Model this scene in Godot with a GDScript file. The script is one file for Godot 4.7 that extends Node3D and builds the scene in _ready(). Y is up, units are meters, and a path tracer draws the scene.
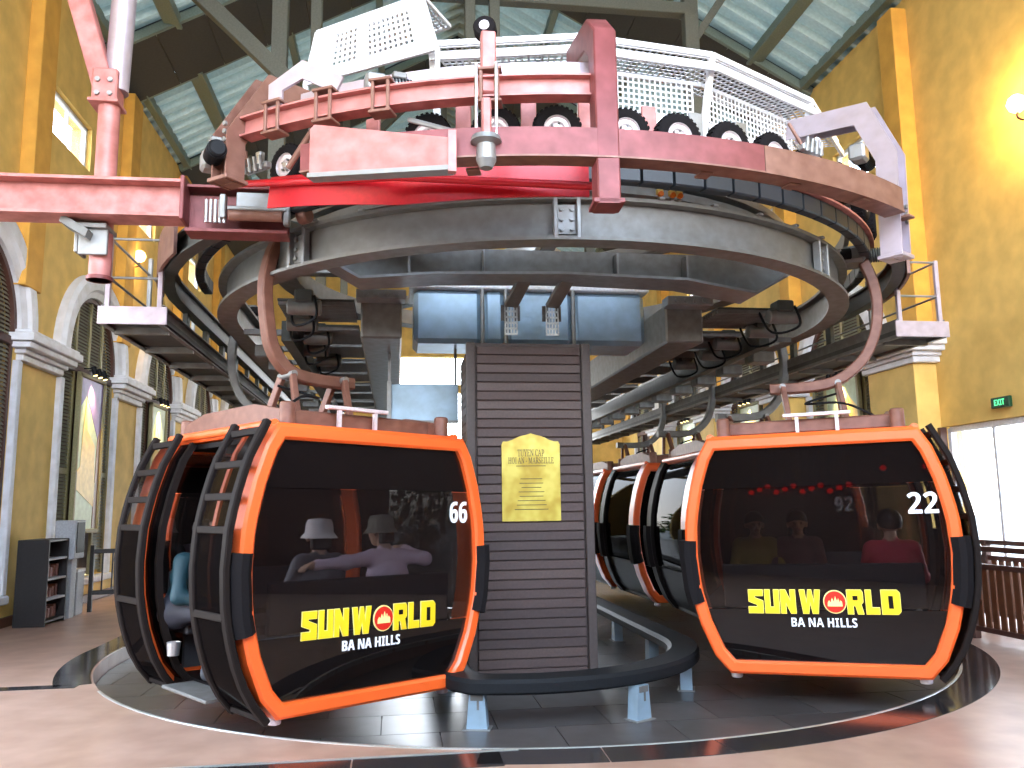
extends Node3D
# A cable-car station hall: cabins turning round the bullwheel under the bare machinery.

var M := {}
var taken := {}
var TEX := {}
const CZ := -0.5            # the turning circle's centre lies at (0, CZ)
const ARCH_PITCH := 4.24

# ---------------------------------------------------------------- naming helpers
func numbered(called: String) -> String:
	var n: int = taken.get(called, 0)
	taken[called] = n + 1
	return called if n == 0 else "%s_%03d" % [called, n]

func tag(o: Node, label: String, category: String, group := "", kind := ""):
	o.set_meta("label", label)
	o.set_meta("category", category)
	if group != "":
		o.set_meta("group", group)
	if kind != "":
		o.set_meta("kind", kind)
	return o

func thing(called: String, label: String, category: String, xf := Transform3D.IDENTITY, group := "") -> Node3D:
	var o := Node3D.new()
	o.name = numbered(called)
	add_child(o)
	o.transform = xf
	tag(o, label, category, group)
	return o

func part(called: String, st, m: Material, parent: Node, xf := Transform3D.IDENTITY) -> MeshInstance3D:
	var o := MeshInstance3D.new()
	o.name = called
	o.mesh = st.commit() if st is SurfaceTool else st
	o.material_override = m
	o.transform = xf
	parent.add_child(o, true)
	return o

func solo(called: String, st, m: Material, label: String, category: String, xf := Transform3D.IDENTITY, group := "") -> MeshInstance3D:
	var o := part(numbered(called), st, m, self, xf)
	tag(o, label, category, group)
	return o

func struct(called: String, st, m: Material, parent: Node = self, xf := Transform3D.IDENTITY) -> MeshInstance3D:
	var o := part(called, st, m, parent, xf)
	if parent == self:
		o.set_meta("kind", "structure")
	return o

func copy_of(o: Node3D, xf: Transform3D, label: String, group := "") -> Node3D:
	var c: Node3D = o.duplicate()
	c.name = numbered(String(o.name).rstrip("0123456789").trim_suffix("_"))
	add_child(c)
	c.transform = xf
	c.set_meta("label", label)
	if group != "":
		c.set_meta("group", group)
	return c

# ---------------------------------------------------------------- geometry helpers
func S() -> SurfaceTool:
	var st := SurfaceTool.new()
	st.begin(Mesh.PRIMITIVE_TRIANGLES)
	return st

func v3(x: float, y: float, z: float) -> Vector3:
	return Vector3(x, y, z)

func at(x: float, y: float, z: float, yaw := 0.0) -> Transform3D:
	return Transform3D(Basis(Vector3.UP, yaw), Vector3(x, y, z))

func tri(st: SurfaceTool, a: Vector3, b: Vector3, c: Vector3, hint: Vector3):
	var n := (c - a).cross(b - a)
	if n.dot(hint) < 0.0:
		var t := b
		b = c
		c = t
		n = -n
	n = n.normalized()
	st.set_normal(n); st.add_vertex(a)
	st.set_normal(n); st.add_vertex(b)
	st.set_normal(n); st.add_vertex(c)

func quad(st: SurfaceTool, a: Vector3, b: Vector3, c: Vector3, d: Vector3, hint: Vector3):
	tri(st, a, b, c, hint)
	tri(st, a, c, d, hint)

func stri(st: SurfaceTool, p: Array, n: Array):
	var f: Vector3 = (p[2] - p[0]).cross(p[1] - p[0])
	var o := [0, 1, 2] if f.dot(n[0] + n[1] + n[2]) >= 0.0 else [0, 2, 1]
	for k in o:
		st.set_normal(n[k])
		st.add_vertex(p[k])

func squad(st: SurfaceTool, p: Array, n: Array):
	stri(st, [p[0], p[1], p[2]], [n[0], n[1], n[2]])
	stri(st, [p[0], p[2], p[3]], [n[0], n[2], n[3]])

# a box about xf's origin with chamfered edges (b = 0: sharp)
func box(st: SurfaceTool, xf: Transform3D, size: Vector3, b := 0.0):
	var h := size * 0.5
	b = minf(b, minf(h.x, minf(h.y, h.z)) * 0.45)
	for ax in 3:
		var u := (ax + 1) % 3
		var w := (ax + 2) % 3
		for s in [-1.0, 1.0]:
			var q := []
			for c in [[-1, -1], [1, -1], [1, 1], [-1, 1]]:
				var p := Vector3.ZERO
				p[ax] = s * h[ax]
				p[u] = c[0] * (h[u] - b)
				p[w] = c[1] * (h[w] - b)
				q.append(xf * p)
			var n := Vector3.ZERO
			n[ax] = s
			quad(st, q[0], q[1], q[2], q[3], xf.basis * n)
			if b > 0.0:
				for t in [-1.0, 1.0]:
					var e := []
					for c in [[0, -1], [0, 1], [1, 1], [1, -1]]:
						var p := Vector3.ZERO
						p[ax] = s * (h[ax] - (b if c[0] else 0.0))
						p[u] = t * (h[u] - (0.0 if c[0] else b))
						p[w] = c[1] * (h[w] - b)
						e.append(xf * p)
					var m := Vector3.ZERO
					m[ax] = s
					m[u] = t
					quad(st, e[0], e[1], e[2], e[3], xf.basis * m)
	if b > 0.0:
		for x in [-1.0, 1.0]:
			for y in [-1.0, 1.0]:
				for z in [-1.0, 1.0]:
					var g := Vector3(x, y, z)
					var k := g * h
					tri(st, xf * (k - v3(0, y * b, z * b)), xf * (k - v3(x * b, 0, z * b)), xf * (k - v3(x * b, y * b, 0)), xf.basis * g)

func bx(st: SurfaceTool, x: float, y: float, z: float, sx: float, sy: float, sz: float, b := 0.0):
	box(st, Transform3D(Basis.IDENTITY, v3(x, y, z)), v3(sx, sy, sz), b)

# a straight bar of rectangular section from p to q; w lies across, h towards up
func bar(st: SurfaceTool, p: Vector3, q: Vector3, w: float, h: float, b := 0.0, up := Vector3.UP):
	var t := (q - p).normalized()
	if absf(t.dot(up)) > 0.98:
		up = Vector3.RIGHT if absf(t.x) < 0.9 else Vector3.BACK
	var x := up.cross(t).normalized()
	var y := t.cross(x)
	box(st, Transform3D(Basis(x, y, t), (p + q) * 0.5), v3(w, h, p.distance_to(q)), b)

func area2(poly: PackedVector2Array) -> float:
	var a := 0.0
	for i in poly.size():
		var j := (i + 1) % poly.size()
		a += poly[i].x * poly[j].y - poly[j].x * poly[i].y
	return a

# a polygon in xf's xy plane, drawn out by depth along its z
func prism(st: SurfaceTool, poly: PackedVector2Array, depth: float, xf := Transform3D.IDENTITY):
	if area2(poly) < 0.0:
		poly.reverse()
	var ids := Geometry2D.triangulate_polygon(poly)
	for k in range(0, ids.size(), 3):
		var a := v3(poly[ids[k]].x, poly[ids[k]].y, 0)
		var b := v3(poly[ids[k + 1]].x, poly[ids[k + 1]].y, 0)
		var c := v3(poly[ids[k + 2]].x, poly[ids[k + 2]].y, 0)
		var d := v3(0, 0, depth)
		tri(st, xf * a, xf * b, xf * c, xf.basis * v3(0, 0, -depth))
		tri(st, xf * (a + d), xf * (b + d), xf * (c + d), xf.basis * v3(0, 0, depth))
	for i in poly.size():
		var p := poly[i]
		var q := poly[(i + 1) % poly.size()]
		var e := q - p
		quad(st, xf * v3(p.x, p.y, 0), xf * v3(q.x, q.y, 0), xf * v3(q.x, q.y, depth), xf * v3(p.x, p.y, depth), xf.basis * v3(e.y, -e.x, 0))

# a profile (2D polygon) swept along a path; ref fixes the profile's second axis
func sweep(st: SurfaceTool, pts: Array, prof: PackedVector2Array, ref := Vector3.UP, closed := false, round_prof := false):
	if area2(prof) < 0.0:
		prof.reverse()
	var n := pts.size()
	var m := prof.size()
	var rings := []
	var us := []
	var vs := []
	for i in n:
		var a: Vector3 = pts[i - 1] if i > 0 else (pts[n - 1] if closed else pts[0])
		var b: Vector3 = pts[i + 1] if i < n - 1 else (pts[0] if closed else pts[n - 1])
		var d1: Vector3 = (pts[i] - a).normalized()
		var d2: Vector3 = (b - pts[i]).normalized()
		var t := (d1 + d2).normalized()
		var u := t.cross(ref)
		if u.length() < 0.05:
			u = us[i - 1] if i > 0 else t.cross(Vector3.RIGHT)
		u = u.normalized()
		var v := u.cross(t).normalized()
		var k := 1.0
		if d1.length() > 0.5 and d2.length() > 0.5:
			k = 1.0 / maxf(0.5, sqrt((1.0 + d1.dot(d2)) * 0.5))
		var bend := (d2 - d1)
		var ku := k if absf(bend.dot(u)) > absf(bend.dot(v)) else 1.0
		var kv := k if ku == 1.0 else 1.0
		us.append(u)
		vs.append(v)
		var ring := []
		for p in prof:
			ring.append(pts[i] + u * p.x * ku + v * p.y * kv)
		rings.append(ring)
	var nrm := []
	for j in m:
		var e := prof[(j + 1) % m] - prof[j]
		nrm.append(Vector2(e.y, -e.x).normalized())
	for i in (n if closed else n - 1):
		var i2 := (i + 1) % n
		for j in m:
			var j2 := (j + 1) % m
			var na: Vector2 = nrm[j]
			var nb: Vector2 = nrm[j]
			if round_prof:
				na = (nrm[j - 1] + nrm[j]).normalized()
				nb = (nrm[j] + nrm[j2]).normalized()
			squad(st, [rings[i][j], rings[i][j2], rings[i2][j2], rings[i2][j]],
				[us[i] * na.x + vs[i] * na.y, us[i] * nb.x + vs[i] * nb.y, us[i2] * nb.x + vs[i2] * nb.y, us[i2] * na.x + vs[i2] * na.y])
	if not closed:
		var ids := Geometry2D.triangulate_polygon(prof)
		for e in [0, n - 1]:
			var hint: Vector3 = (pts[0] - pts[1]) if e == 0 else (pts[n - 1] - pts[n - 2])
			for k in range(0, ids.size(), 3):
				tri(st, rings[e][ids[k]], rings[e][ids[k + 1]], rings[e][ids[k + 2]], hint)

func circ(r: float, n := 10) -> PackedVector2Array:
	var p := PackedVector2Array()
	for i in n:
		p.append(Vector2(cos(TAU * i / n), sin(TAU * i / n)) * r)
	return p

func rect(w: float, h: float, c := 0.0) -> PackedVector2Array:
	var x := w * 0.5
	var y := h * 0.5
	if c <= 0.0:
		return PackedVector2Array([Vector2(-x, -y), Vector2(x, -y), Vector2(x, y), Vector2(-x, y)])
	return PackedVector2Array([Vector2(-x + c, -y), Vector2(x - c, -y), Vector2(x, -y + c), Vector2(x, y - c), Vector2(x - c, y), Vector2(-x + c, y), Vector2(-x, y - c), Vector2(-x, -y + c)])

func iprof(w: float, h: float, tf: float, tw: float) -> PackedVector2Array:
	var x := w * 0.5
	var y := h * 0.5
	var t := tw * 0.5
	return PackedVector2Array([Vector2(-x, -y), Vector2(x, -y), Vector2(x, -y + tf), Vector2(t, -y + tf), Vector2(t, y - tf), Vector2(x, y - tf), Vector2(x, y), Vector2(-x, y), Vector2(-x, y - tf), Vector2(-t, y - tf), Vector2(-t, -y + tf), Vector2(-x, -y + tf)])

# a channel, open towards -x
func cprof(w: float, h: float, t: float) -> PackedVector2Array:
	var x := w * 0.5
	var y := h * 0.5
	return PackedVector2Array([Vector2(-x, -y), Vector2(x, -y), Vector2(x, y), Vector2(-x, y), Vector2(-x, y - t), Vector2(x - t, y - t), Vector2(x - t, -y + t), Vector2(-x, -y + t)])

func tube(st: SurfaceTool, pts: Array, r: float, n := 10, closed := false):
	var d: Vector3 = (pts[1] - pts[0]).normalized()
	var ref := Vector3.UP if absf(d.y) < 0.9 else Vector3.RIGHT
	sweep(st, pts, circ(r, n), ref, closed, true)

# profile points (radius, height) turned about xf's y axis
func lathe(st: SurfaceTool, xf: Transform3D, prof: Array, n := 24, smooth := false):
	for k in prof.size() - 1:
		var a: Vector2 = prof[k]
		var b: Vector2 = prof[k + 1]
		var e := (b - a)
		var nn := Vector2(e.y, -e.x).normalized()
		var na := nn
		var nb := nn
		if smooth:
			if k > 0:
				var e0: Vector2 = prof[k] - prof[k - 1]
				na = (nn + Vector2(e0.y, -e0.x).normalized()).normalized()
			if k < prof.size() - 2:
				var e1: Vector2 = prof[k + 2] - prof[k + 1]
				nb = (nn + Vector2(e1.y, -e1.x).normalized()).normalized()
		for i in n:
			var t0 := TAU * i / n
			var t1 := TAU * (i + 1) / n
			var c0 := v3(cos(t0), 0, sin(t0))
			var c1 := v3(cos(t1), 0, sin(t1))
			var p := [xf * (c0 * a.x + v3(0, a.y, 0)), xf * (c0 * b.x + v3(0, b.y, 0)), xf * (c1 * b.x + v3(0, b.y, 0)), xf * (c1 * a.x + v3(0, a.y, 0))]
			var m := [xf.basis * (c0 * na.x + v3(0, na.y, 0)), xf.basis * (c0 * nb.x + v3(0, nb.y, 0)), xf.basis * (c1 * nb.x + v3(0, nb.y, 0)), xf.basis * (c1 * na.x + v3(0, na.y, 0))]
			if a.x < 0.0005:
				stri(st, [p[0], p[1], p[2]], [m[0], m[1], m[2]])
			elif b.x < 0.0005:
				stri(st, [p[0], p[1], p[3]], [m[0], m[1], m[3]])
			else:
				squad(st, p, m)

func cyl(st: SurfaceTool, a: Vector3, b: Vector3, r: float, n := 16, c := 0.0):
	var d := b - a
	var y := d.normalized()
	var x := y.cross(Vector3.UP if absf(y.y) < 0.9 else Vector3.RIGHT).normalized()
	var xf := Transform3D(Basis(x, y, x.cross(y)), a)
	var l := d.length()
	lathe(st, xf, [Vector2(0, 0), Vector2(r - c, 0), Vector2(r, c), Vector2(r, l - c), Vector2(r - c, l), Vector2(0, l)], n)

func arc(r: float, h: float, a0: float, a1: float, n: int, cx := 0.0, cz := CZ) -> Array:
	var p := []
	for i in n + 1:
		var a := deg_to_rad(lerpf(a0, a1, float(i) / n))
		p.append(v3(cx + r * sin(a), h, cz + r * cos(a)))
	return p

func pol(r: float, deg: float, h: float) -> Vector3:
	var a := deg_to_rad(deg)
	return v3(r * sin(a), h, CZ + r * cos(a))

# a frame at (r, deg, h): x along the tangent (to the right), y up, z outwards
func pxf(r: float, deg: float, h: float) -> Transform3D:
	return Transform3D(Basis(Vector3.UP, deg_to_rad(deg)), pol(r, deg, h))

# a smooth curve through points
func curve(pts: Array, per := 8) -> Array:
	var o := []
	for i in pts.size() - 1:
		var a: Vector3 = pts[maxi(i - 1, 0)]
		var d: Vector3 = pts[mini(i + 2, pts.size() - 1)]
		for k in per:
			o.append(pts[i].cubic_interpolate(pts[i + 1], a, d, float(k) / per))
	o.append(pts[-1])
	return o

# square-mesh sheet between four corners (a b / d c), bars of width w at pitch p
func mesh_sheet(st: SurfaceTool, a: Vector3, b: Vector3, c: Vector3, d: Vector3, p: float, w: float, thick := 0.006):
	var nu := maxi(2, int(a.distance_to(b) / p))
	var nv := maxi(2, int(a.distance_to(d) / p))
	var nrm := (b - a).cross(d - a).normalized()
	for i in nu + 1:
		var t := float(i) / nu
		bar(st, a.lerp(b, t), d.lerp(c, t), w, thick, 0.0, nrm)
	for i in nv + 1:
		var t := float(i) / nv
		bar(st, a.lerp(d, t), b.lerp(c, t), w, thick, 0.0, nrm)

func lettering(s: String, bold := true, serif := false) -> Mesh:
	var f := SystemFont.new()
	f.font_names = PackedStringArray(["Droid Serif" if serif else "Droid Sans"])
	f.font_weight = 700 if bold else 400
	var t := TextMesh.new()
	t.text = s
	t.font = f
	t.font_size = 96
	t.pixel_size = 0.005
	t.depth = 0.05
	t.curve_step = 0.5
	return t

# lettering fitted to w by h, its centre at c on a plane facing n (x runs along r)
func word(called: String, s: String, parent: Node, c: Vector3, w: float, h: float, depth: float, m: Material, basis := Basis.IDENTITY, bold := true, serif := false, slant := 0.0):
	var t := lettering(s, bold, serif)
	var bb := t.get_aabb()
	var sx := w / bb.size.x
	var sy := h / bb.size.y
	var o := MeshInstance3D.new()
	o.name = called
	o.mesh = t
	o.material_override = m
	var b := Basis(v3(sx, 0, 0), v3(slant * sy, sy, 0), v3(0, 0, depth / bb.size.z))
	o.transform = Transform3D(basis * b, c - basis * (b * (bb.position + bb.size * 0.5)))
	parent.add_child(o, true)
	return o

# ---------------------------------------------------------------- materials
func noise_tex(key: String, sd: int, freq: float, lo: Color, hi: Color, octaves := 4, contrast := 1.0) -> ImageTexture:
	if TEX.has(key):
		return TEX[key]
	var f := FastNoiseLite.new()
	f.seed = sd
	f.frequency = freq
	f.fractal_octaves = octaves
	var g := f.get_seamless_image(256, 256)
	g.convert(Image.FORMAT_L8)
	var d := g.get_data()
	var out := PackedByteArray()
	out.resize(256 * 256 * 3)
	for i in 65536:
		var v := clampf((d[i] / 255.0 - 0.5) * contrast + 0.5, 0.0, 1.0)
		var c := lo.lerp(hi, v)
		out[i * 3] = int(c.r * 255)
		out[i * 3 + 1] = int(c.g * 255)
		out[i * 3 + 2] = int(c.b * 255)
	TEX[key] = ImageTexture.create_from_image(Image.create_from_data(256, 256, false, Image.FORMAT_RGB8, out))
	return TEX[key]

func mat(key: String, c: Color, rough := 0.6, metal := 0.0, tex: Texture2D = null, scale := 1.0, rough_tex: Texture2D = null) -> StandardMaterial3D:
	var m := StandardMaterial3D.new()
	m.resource_name = key
	m.albedo_color = c
	m.roughness = rough
	m.metallic = metal
	if tex:
		m.albedo_texture = tex
		m.uv1_triplanar = true
		m.uv1_world_triplanar = true
		m.uv1_scale = Vector3.ONE * scale
	if rough_tex:
		m.roughness_texture = rough_tex
	M[key] = m
	return m

func rgb(r: int, g: int, b: int, a := 255) -> Color:
	return Color8(r, g, b, a)

func glass(key: String, c: Color, alpha: float, rough := 0.02) -> StandardMaterial3D:
	var m := mat(key, Color(c.r, c.g, c.b, alpha), rough)
	m.transparency = BaseMaterial3D.TRANSPARENCY_ALPHA
	return m

func glow(key: String, c: Color, energy: float) -> StandardMaterial3D:
	var m := mat(key, c, 0.4)
	m.emission_enabled = true
	m.emission = c
	m.emission_energy_multiplier = energy
	return m

func make_materials():
	var fine := noise_tex("fine", 3, 0.09, Color(0.9, 0.9, 0.9), Color(1, 1, 1), 4, 1.4)
	var cloud := noise_tex("cloud", 7, 0.02, Color(0.9, 0.89, 0.87), Color(1, 1, 1), 5, 1.2)
	var rusty := noise_tex("rusty", 11, 0.025, Color(0.82, 0.76, 0.74), Color(1, 1, 1), 6, 1.3)
	var speck := noise_tex("speck", 19, 0.3, Color(0.62, 0.6, 0.6), Color(1, 1, 1), 2, 2.2)
	var grime := noise_tex("grime", 23, 0.03, Color(0.88, 0.86, 0.84), Color(1, 1, 1), 6, 1.3)
	mat("ochre", rgb(234, 196, 112), 0.8, 0.0, cloud, 0.35)
	mat("ochre_dark", rgb(226, 170, 74), 0.8, 0.0, cloud, 0.35)
	mat("plaster", rgb(226, 226, 232), 0.6, 0.0, cloud, 0.6)
	mat("floor", rgb(178, 144, 126), 0.36, 0.0, grime, 0.25)
	mat("granite", rgb(58, 54, 54), 0.12, 0.0, speck, 3.0)
	mat("slate_a", rgb(78, 76, 75), 0.34, 0.0, grime, 0.6)
	mat("slate_b", rgb(70, 67, 67), 0.34, 0.0, grime, 0.7)
	mat("slate_c", rgb(84, 79, 78), 0.36, 0.0, grime, 0.5)
	mat("joint", rgb(42, 40, 40), 0.8)
	mat("trim_metal", rgb(205, 205, 200), 0.3, 0.6, fine, 2.0)
	mat("roof_sheet", rgb(178, 190, 186), 0.38, 0.35, fine, 0.5)
	M.roof_sheet.backlight_enabled = true  # translucency added to the metal so sky light lifts the hall
	M.roof_sheet.backlight = Color(0.26, 0.28, 0.27)
	mat("roof_dark", rgb(72, 70, 68), 0.8, 0.0, fine, 0.7)
	mat("purlin", rgb(128, 142, 134), 0.55, 0.2, fine, 1.0)
	mat("truss", rgb(104, 106, 98), 0.6, 0.2, fine, 1.0)
	mat("pink", rgb(196, 128, 122), 0.5, 0.15, rusty, 0.8)
	mat("pink_dark", rgb(132, 68, 68), 0.5, 0.2, rusty, 0.8)
	mat("lilac", rgb(196, 184, 196), 0.4, 0.5, cloud, 1.0)
	mat("brown_steel", rgb(140, 102, 88), 0.5, 0.2, rusty, 0.9)
	mat("galv", rgb(150, 150, 150), 0.45, 0.55, cloud, 1.2)
	mat("galv_dark", rgb(122, 121, 118), 0.5, 0.35, grime, 0.9)
	mat("galv_blue", rgb(158, 182, 200), 0.35, 0.35, cloud, 0.7)
	mat("bright_metal", rgb(205, 205, 205), 0.28, 0.8, fine, 3.0)
	mat("steel_dark", rgb(72, 74, 70), 0.55, 0.3, grime, 0.8)
	mat("rail_black", rgb(34, 35, 37), 0.55, 0.0, fine, 1.5)
	mat("red", rgb(196, 22, 34), 0.35, 0.1, fine, 1.0)
	mat("white_paint", rgb(236, 236, 240), 0.4, 0.0, fine, 1.0)
	mat("white_rim", rgb(222, 210, 212), 0.35, 0.2, fine, 2.0)
	mat("rubber", rgb(30, 27, 28), 0.85, 0.0, fine, 2.0)
	mat("black", rgb(26, 26, 28), 0.45)
	mat("belt", rgb(32, 36, 42), 0.5, 0.1, fine, 1.5)
	mat("orange", rgb(246, 98, 34), 0.32)
	M["orange"].clearcoat_enabled = true
	M["orange"].clearcoat = 0.6
	mat("cabin_black", rgb(24, 20, 20), 0.5)
	mat("cabin_brown", rgb(30, 24, 22), 0.6)
	mat("cabin_inner", rgb(72, 70, 72), 0.6)
	mat("seat", rgb(50, 48, 52), 0.7)
	mat("roof_brown", rgb(130, 88, 72), 0.5, 0.1, rusty, 1.2)
	for k in ["cabin_brown", "cabin_black", "rubber", "black", "rail_black"]:
		M[k].metallic_specular = 0.2
	glass("tint_side", rgb(14, 11, 11), 0.9)
	M.tint_side.metallic_specular = 0.04
	glass("tint_door", rgb(20, 16, 16), 0.4)
	M.tint_door.metallic_specular = 0.2
	glass("tint", rgb(14, 10, 10), 0.5)
	glass("tint_dark", rgb(14, 11, 11), 0.92)
	glass("pane", rgb(225, 235, 235), 0.12)
	mat("board_a", rgb(80, 62, 58), 0.55, 0.0, fine, 1.2)
	mat("board_b", rgb(72, 56, 53), 0.55, 0.0, fine, 1.0)
	mat("board_c", rgb(86, 68, 63), 0.5, 0.0, fine, 1.4)
	mat("board_post", rgb(74, 62, 58), 0.5, 0.0, fine, 1.0)
	var g := mat("gold", rgb(242, 224, 122), 0.25, 0.3, noise_tex("goldn", 31, 0.015, Color(0.86, 0.8, 0.62), Color(1, 1, 0.92), 3, 1.6), 0.9)
	g.metallic_specular = 0.6
	mat("ink", rgb(66, 58, 20), 0.6)
	mat("shutter", rgb(132, 128, 108), 0.6, 0.0, fine, 1.2)
	mat("shutter_frame", rgb(150, 140, 100), 0.6, 0.0, fine, 1.0)
	mat("dark_wood", rgb(82, 50, 40), 0.5, 0.0, grime, 0.8)
	mat("fence_wood", rgb(104, 62, 38), 0.45, 0.0, grime, 1.0)
	mat("baseboard", rgb(96, 62, 46), 0.5, 0.0, fine, 1.0)
	mat("cabinet_black", rgb(34, 30, 30), 0.5, 0.0, fine, 1.0)
	mat("cabinet_grey", rgb(176, 178, 182), 0.5, 0.0, fine, 1.0)
	mat("yellow", rgb(246, 206, 30), 0.4)
	mat("yellow_edge", rgb(250, 236, 150), 0.4)
	mat("logo_red", rgb(216, 40, 22), 0.35)
	mat("white", rgb(244, 244, 246), 0.5)
	mat("sign_green", rgb(12, 62, 34), 0.4)
	glow("sign_lit", rgb(90, 230, 150), 1.2)
	glow("lamp", rgb(255, 226, 150), 4.0)
	glow("lantern", rgb(235, 24, 16), 2.0)
	mat("amber", rgb(232, 120, 30), 0.4)
	mat("label_yellow", rgb(240, 214, 120), 0.5)
	mat("leaf", rgb(96, 136, 72), 0.7, 0.0, rusty, 0.4)
	mat("outside", rgb(150, 148, 140), 0.8, 0.0, cloud, 0.2)
	mat("poster_purple", rgb(112, 92, 160), 0.45, 0.0, cloud, 0.8)
	mat("poster_yellow", rgb(238, 206, 110), 0.45, 0.0, cloud, 1.1)
	mat("poster_green", rgb(186, 204, 162), 0.45, 0.0, cloud, 0.9)
	mat("poster_brown", rgb(120, 74, 44), 0.45, 0.0, cloud, 0.9)
	mat("magazine", rgb(176, 120, 110), 0.5, 0.0, speck, 4.0)
	var sk := mat("skin", Color.WHITE, 0.65)
	sk.vertex_color_use_as_albedo = true
	mat("hat_white", rgb(226, 214, 214), 0.85)
	mat("hat_grey", rgb(128, 122, 112), 0.85)
	mat("hair", rgb(24, 20, 18), 0.5)

# ---------------------------------------------------------------- people: smooth bodies from tapered bones
# bones: [from, to, radius, radius, colour]; one continuous skin by surface nets
func flesh(st: SurfaceTool, bones: Array, cell: float, k: float):
	var lo := Vector3(1e9, 1e9, 1e9)
	var hi := -lo
	for b in bones:
		var r: float = maxf(b[2], b[3]) + 2.5 * cell
		for e in 2:
			lo = lo.min(b[e] - Vector3.ONE * r)
			hi = hi.max(b[e] + Vector3.ONE * r)
	var n := Vector3i(((hi - lo) / cell).ceil()) + Vector3i.ONE
	var sy := n.x
	var sz := n.x * n.y
	var field := PackedFloat32Array()
	field.resize(sz * n.z)
	field.fill(1.0)
	var best := PackedFloat32Array()
	best.resize(sz * n.z)
	best.fill(1.0)
	var owner_of := PackedByteArray()
	owner_of.resize(sz * n.z)
	for bi in bones.size():
		var b = bones[bi]
		var a: Vector3 = b[0]
		var ab: Vector3 = b[1] - a
		var l2: float = maxf(ab.length_squared(), 1e-8)
		var m: float = maxf(b[2], b[3]) + k + 2.0 * cell
		var p0 := Vector3i(((a.min(b[1]) - Vector3.ONE * m - lo) / cell).floor()).clamp(Vector3i.ZERO, n - Vector3i.ONE)
		var p1 := Vector3i(((a.max(b[1]) + Vector3.ONE * m - lo) / cell).ceil()).clamp(Vector3i.ZERO, n - Vector3i.ONE)
		for z in range(p0.z, p1.z + 1):
			for y in range(p0.y, p1.y + 1):
				for x in range(p0.x, p1.x + 1):
					var p := lo + Vector3(x, y, z) * cell
					var t := clampf((p - a).dot(ab) / l2, 0.0, 1.0)
					var d := p.distance_to(a + ab * t) - lerpf(b[2], b[3], t)
					var i := x + y * sy + z * sz
					if d < best[i]:
						best[i] = d
						owner_of[i] = bi
					var f := field[i]
					var h := maxf(k - absf(f - d), 0.0) / k
					field[i] = minf(f, d) - h * h * k * 0.25
	var vid := {}
	var vp := []
	var vc := []
	for z in n.z - 1:
		for y in n.y - 1:
			for x in n.x - 1:
				var i := x + y * sy + z * sz
				var inside := 0
				for c in 8:
					if field[i + (c & 1) + ((c >> 1) & 1) * sy + (c >> 2) * sz] < 0.0:
						inside += 1
				if inside == 0 or inside == 8:
					continue
				var sum := Vector3.ZERO
				var cnt := 0
				for c in 8:
					for ax in 3:
						if c & (1 << ax):
							continue
						var c2 := c | (1 << ax)
						var fa := field[i + (c & 1) + ((c >> 1) & 1) * sy + (c >> 2) * sz]
						var fb := field[i + (c2 & 1) + ((c2 >> 1) & 1) * sy + (c2 >> 2) * sz]
						if (fa < 0.0) != (fb < 0.0):
							var pa := Vector3(c & 1, (c >> 1) & 1, c >> 2)
							var pb := Vector3(c2 & 1, (c2 >> 1) & 1, c2 >> 2)
							sum += pa.lerp(pb, fa / (fa - fb))
							cnt += 1
				vid[i] = vp.size()
				vp.append(lo + (Vector3(x, y, z) + sum / cnt) * cell)
				vc.append(bones[owner_of[i]][4])
	var step := [1, sy, sz]
	var faces := []
	var vn := []
	vn.resize(vp.size())
	vn.fill(Vector3.ZERO)
	for z in range(1, n.z - 1):
		for y in range(1, n.y - 1):
			for x in range(1, n.x - 1):
				var i := x + y * sy + z * sz
				for ax in 3:
					var j: int = i + step[ax]
					if (field[i] < 0.0) == (field[j] < 0.0):
						continue
					var u: int = step[(ax + 1) % 3]
					var w: int = step[(ax + 2) % 3]
					if not (vid.has(i) and vid.has(i - u) and vid.has(i - u - w) and vid.has(i - w)):
						continue
					var q := [vid[i], vid[i - u], vid[i - u - w], vid[i - w]]
					var out := Vector3.ZERO
					out[ax] = 1.0 if field[i] < 0.0 else -1.0
					var nn: Vector3 = (vp[q[2]] - vp[q[0]]).cross(vp[q[1]] - vp[q[3]])
					if nn.dot(out) < 0.0:
						nn = -nn
					for e in q:
						vn[e] += nn
					faces.append([q, out])
	for f in faces:
		var q = f[0]
		for t in [[0, 1, 2], [0, 2, 3]]:
			var a: Vector3 = vp[q[t[0]]]
			var fn: Vector3 = (vp[q[t[2]]] - a).cross(vp[q[t[1]]] - a)
			var o: Array = t if fn.dot(f[1]) >= 0.0 else [t[0], t[2], t[1]]
			for e in o:
				st.set_color(vc[q[e]])
				st.set_normal(vn[q[e]].normalized())
				st.add_vertex(vp[q[e]])

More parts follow.
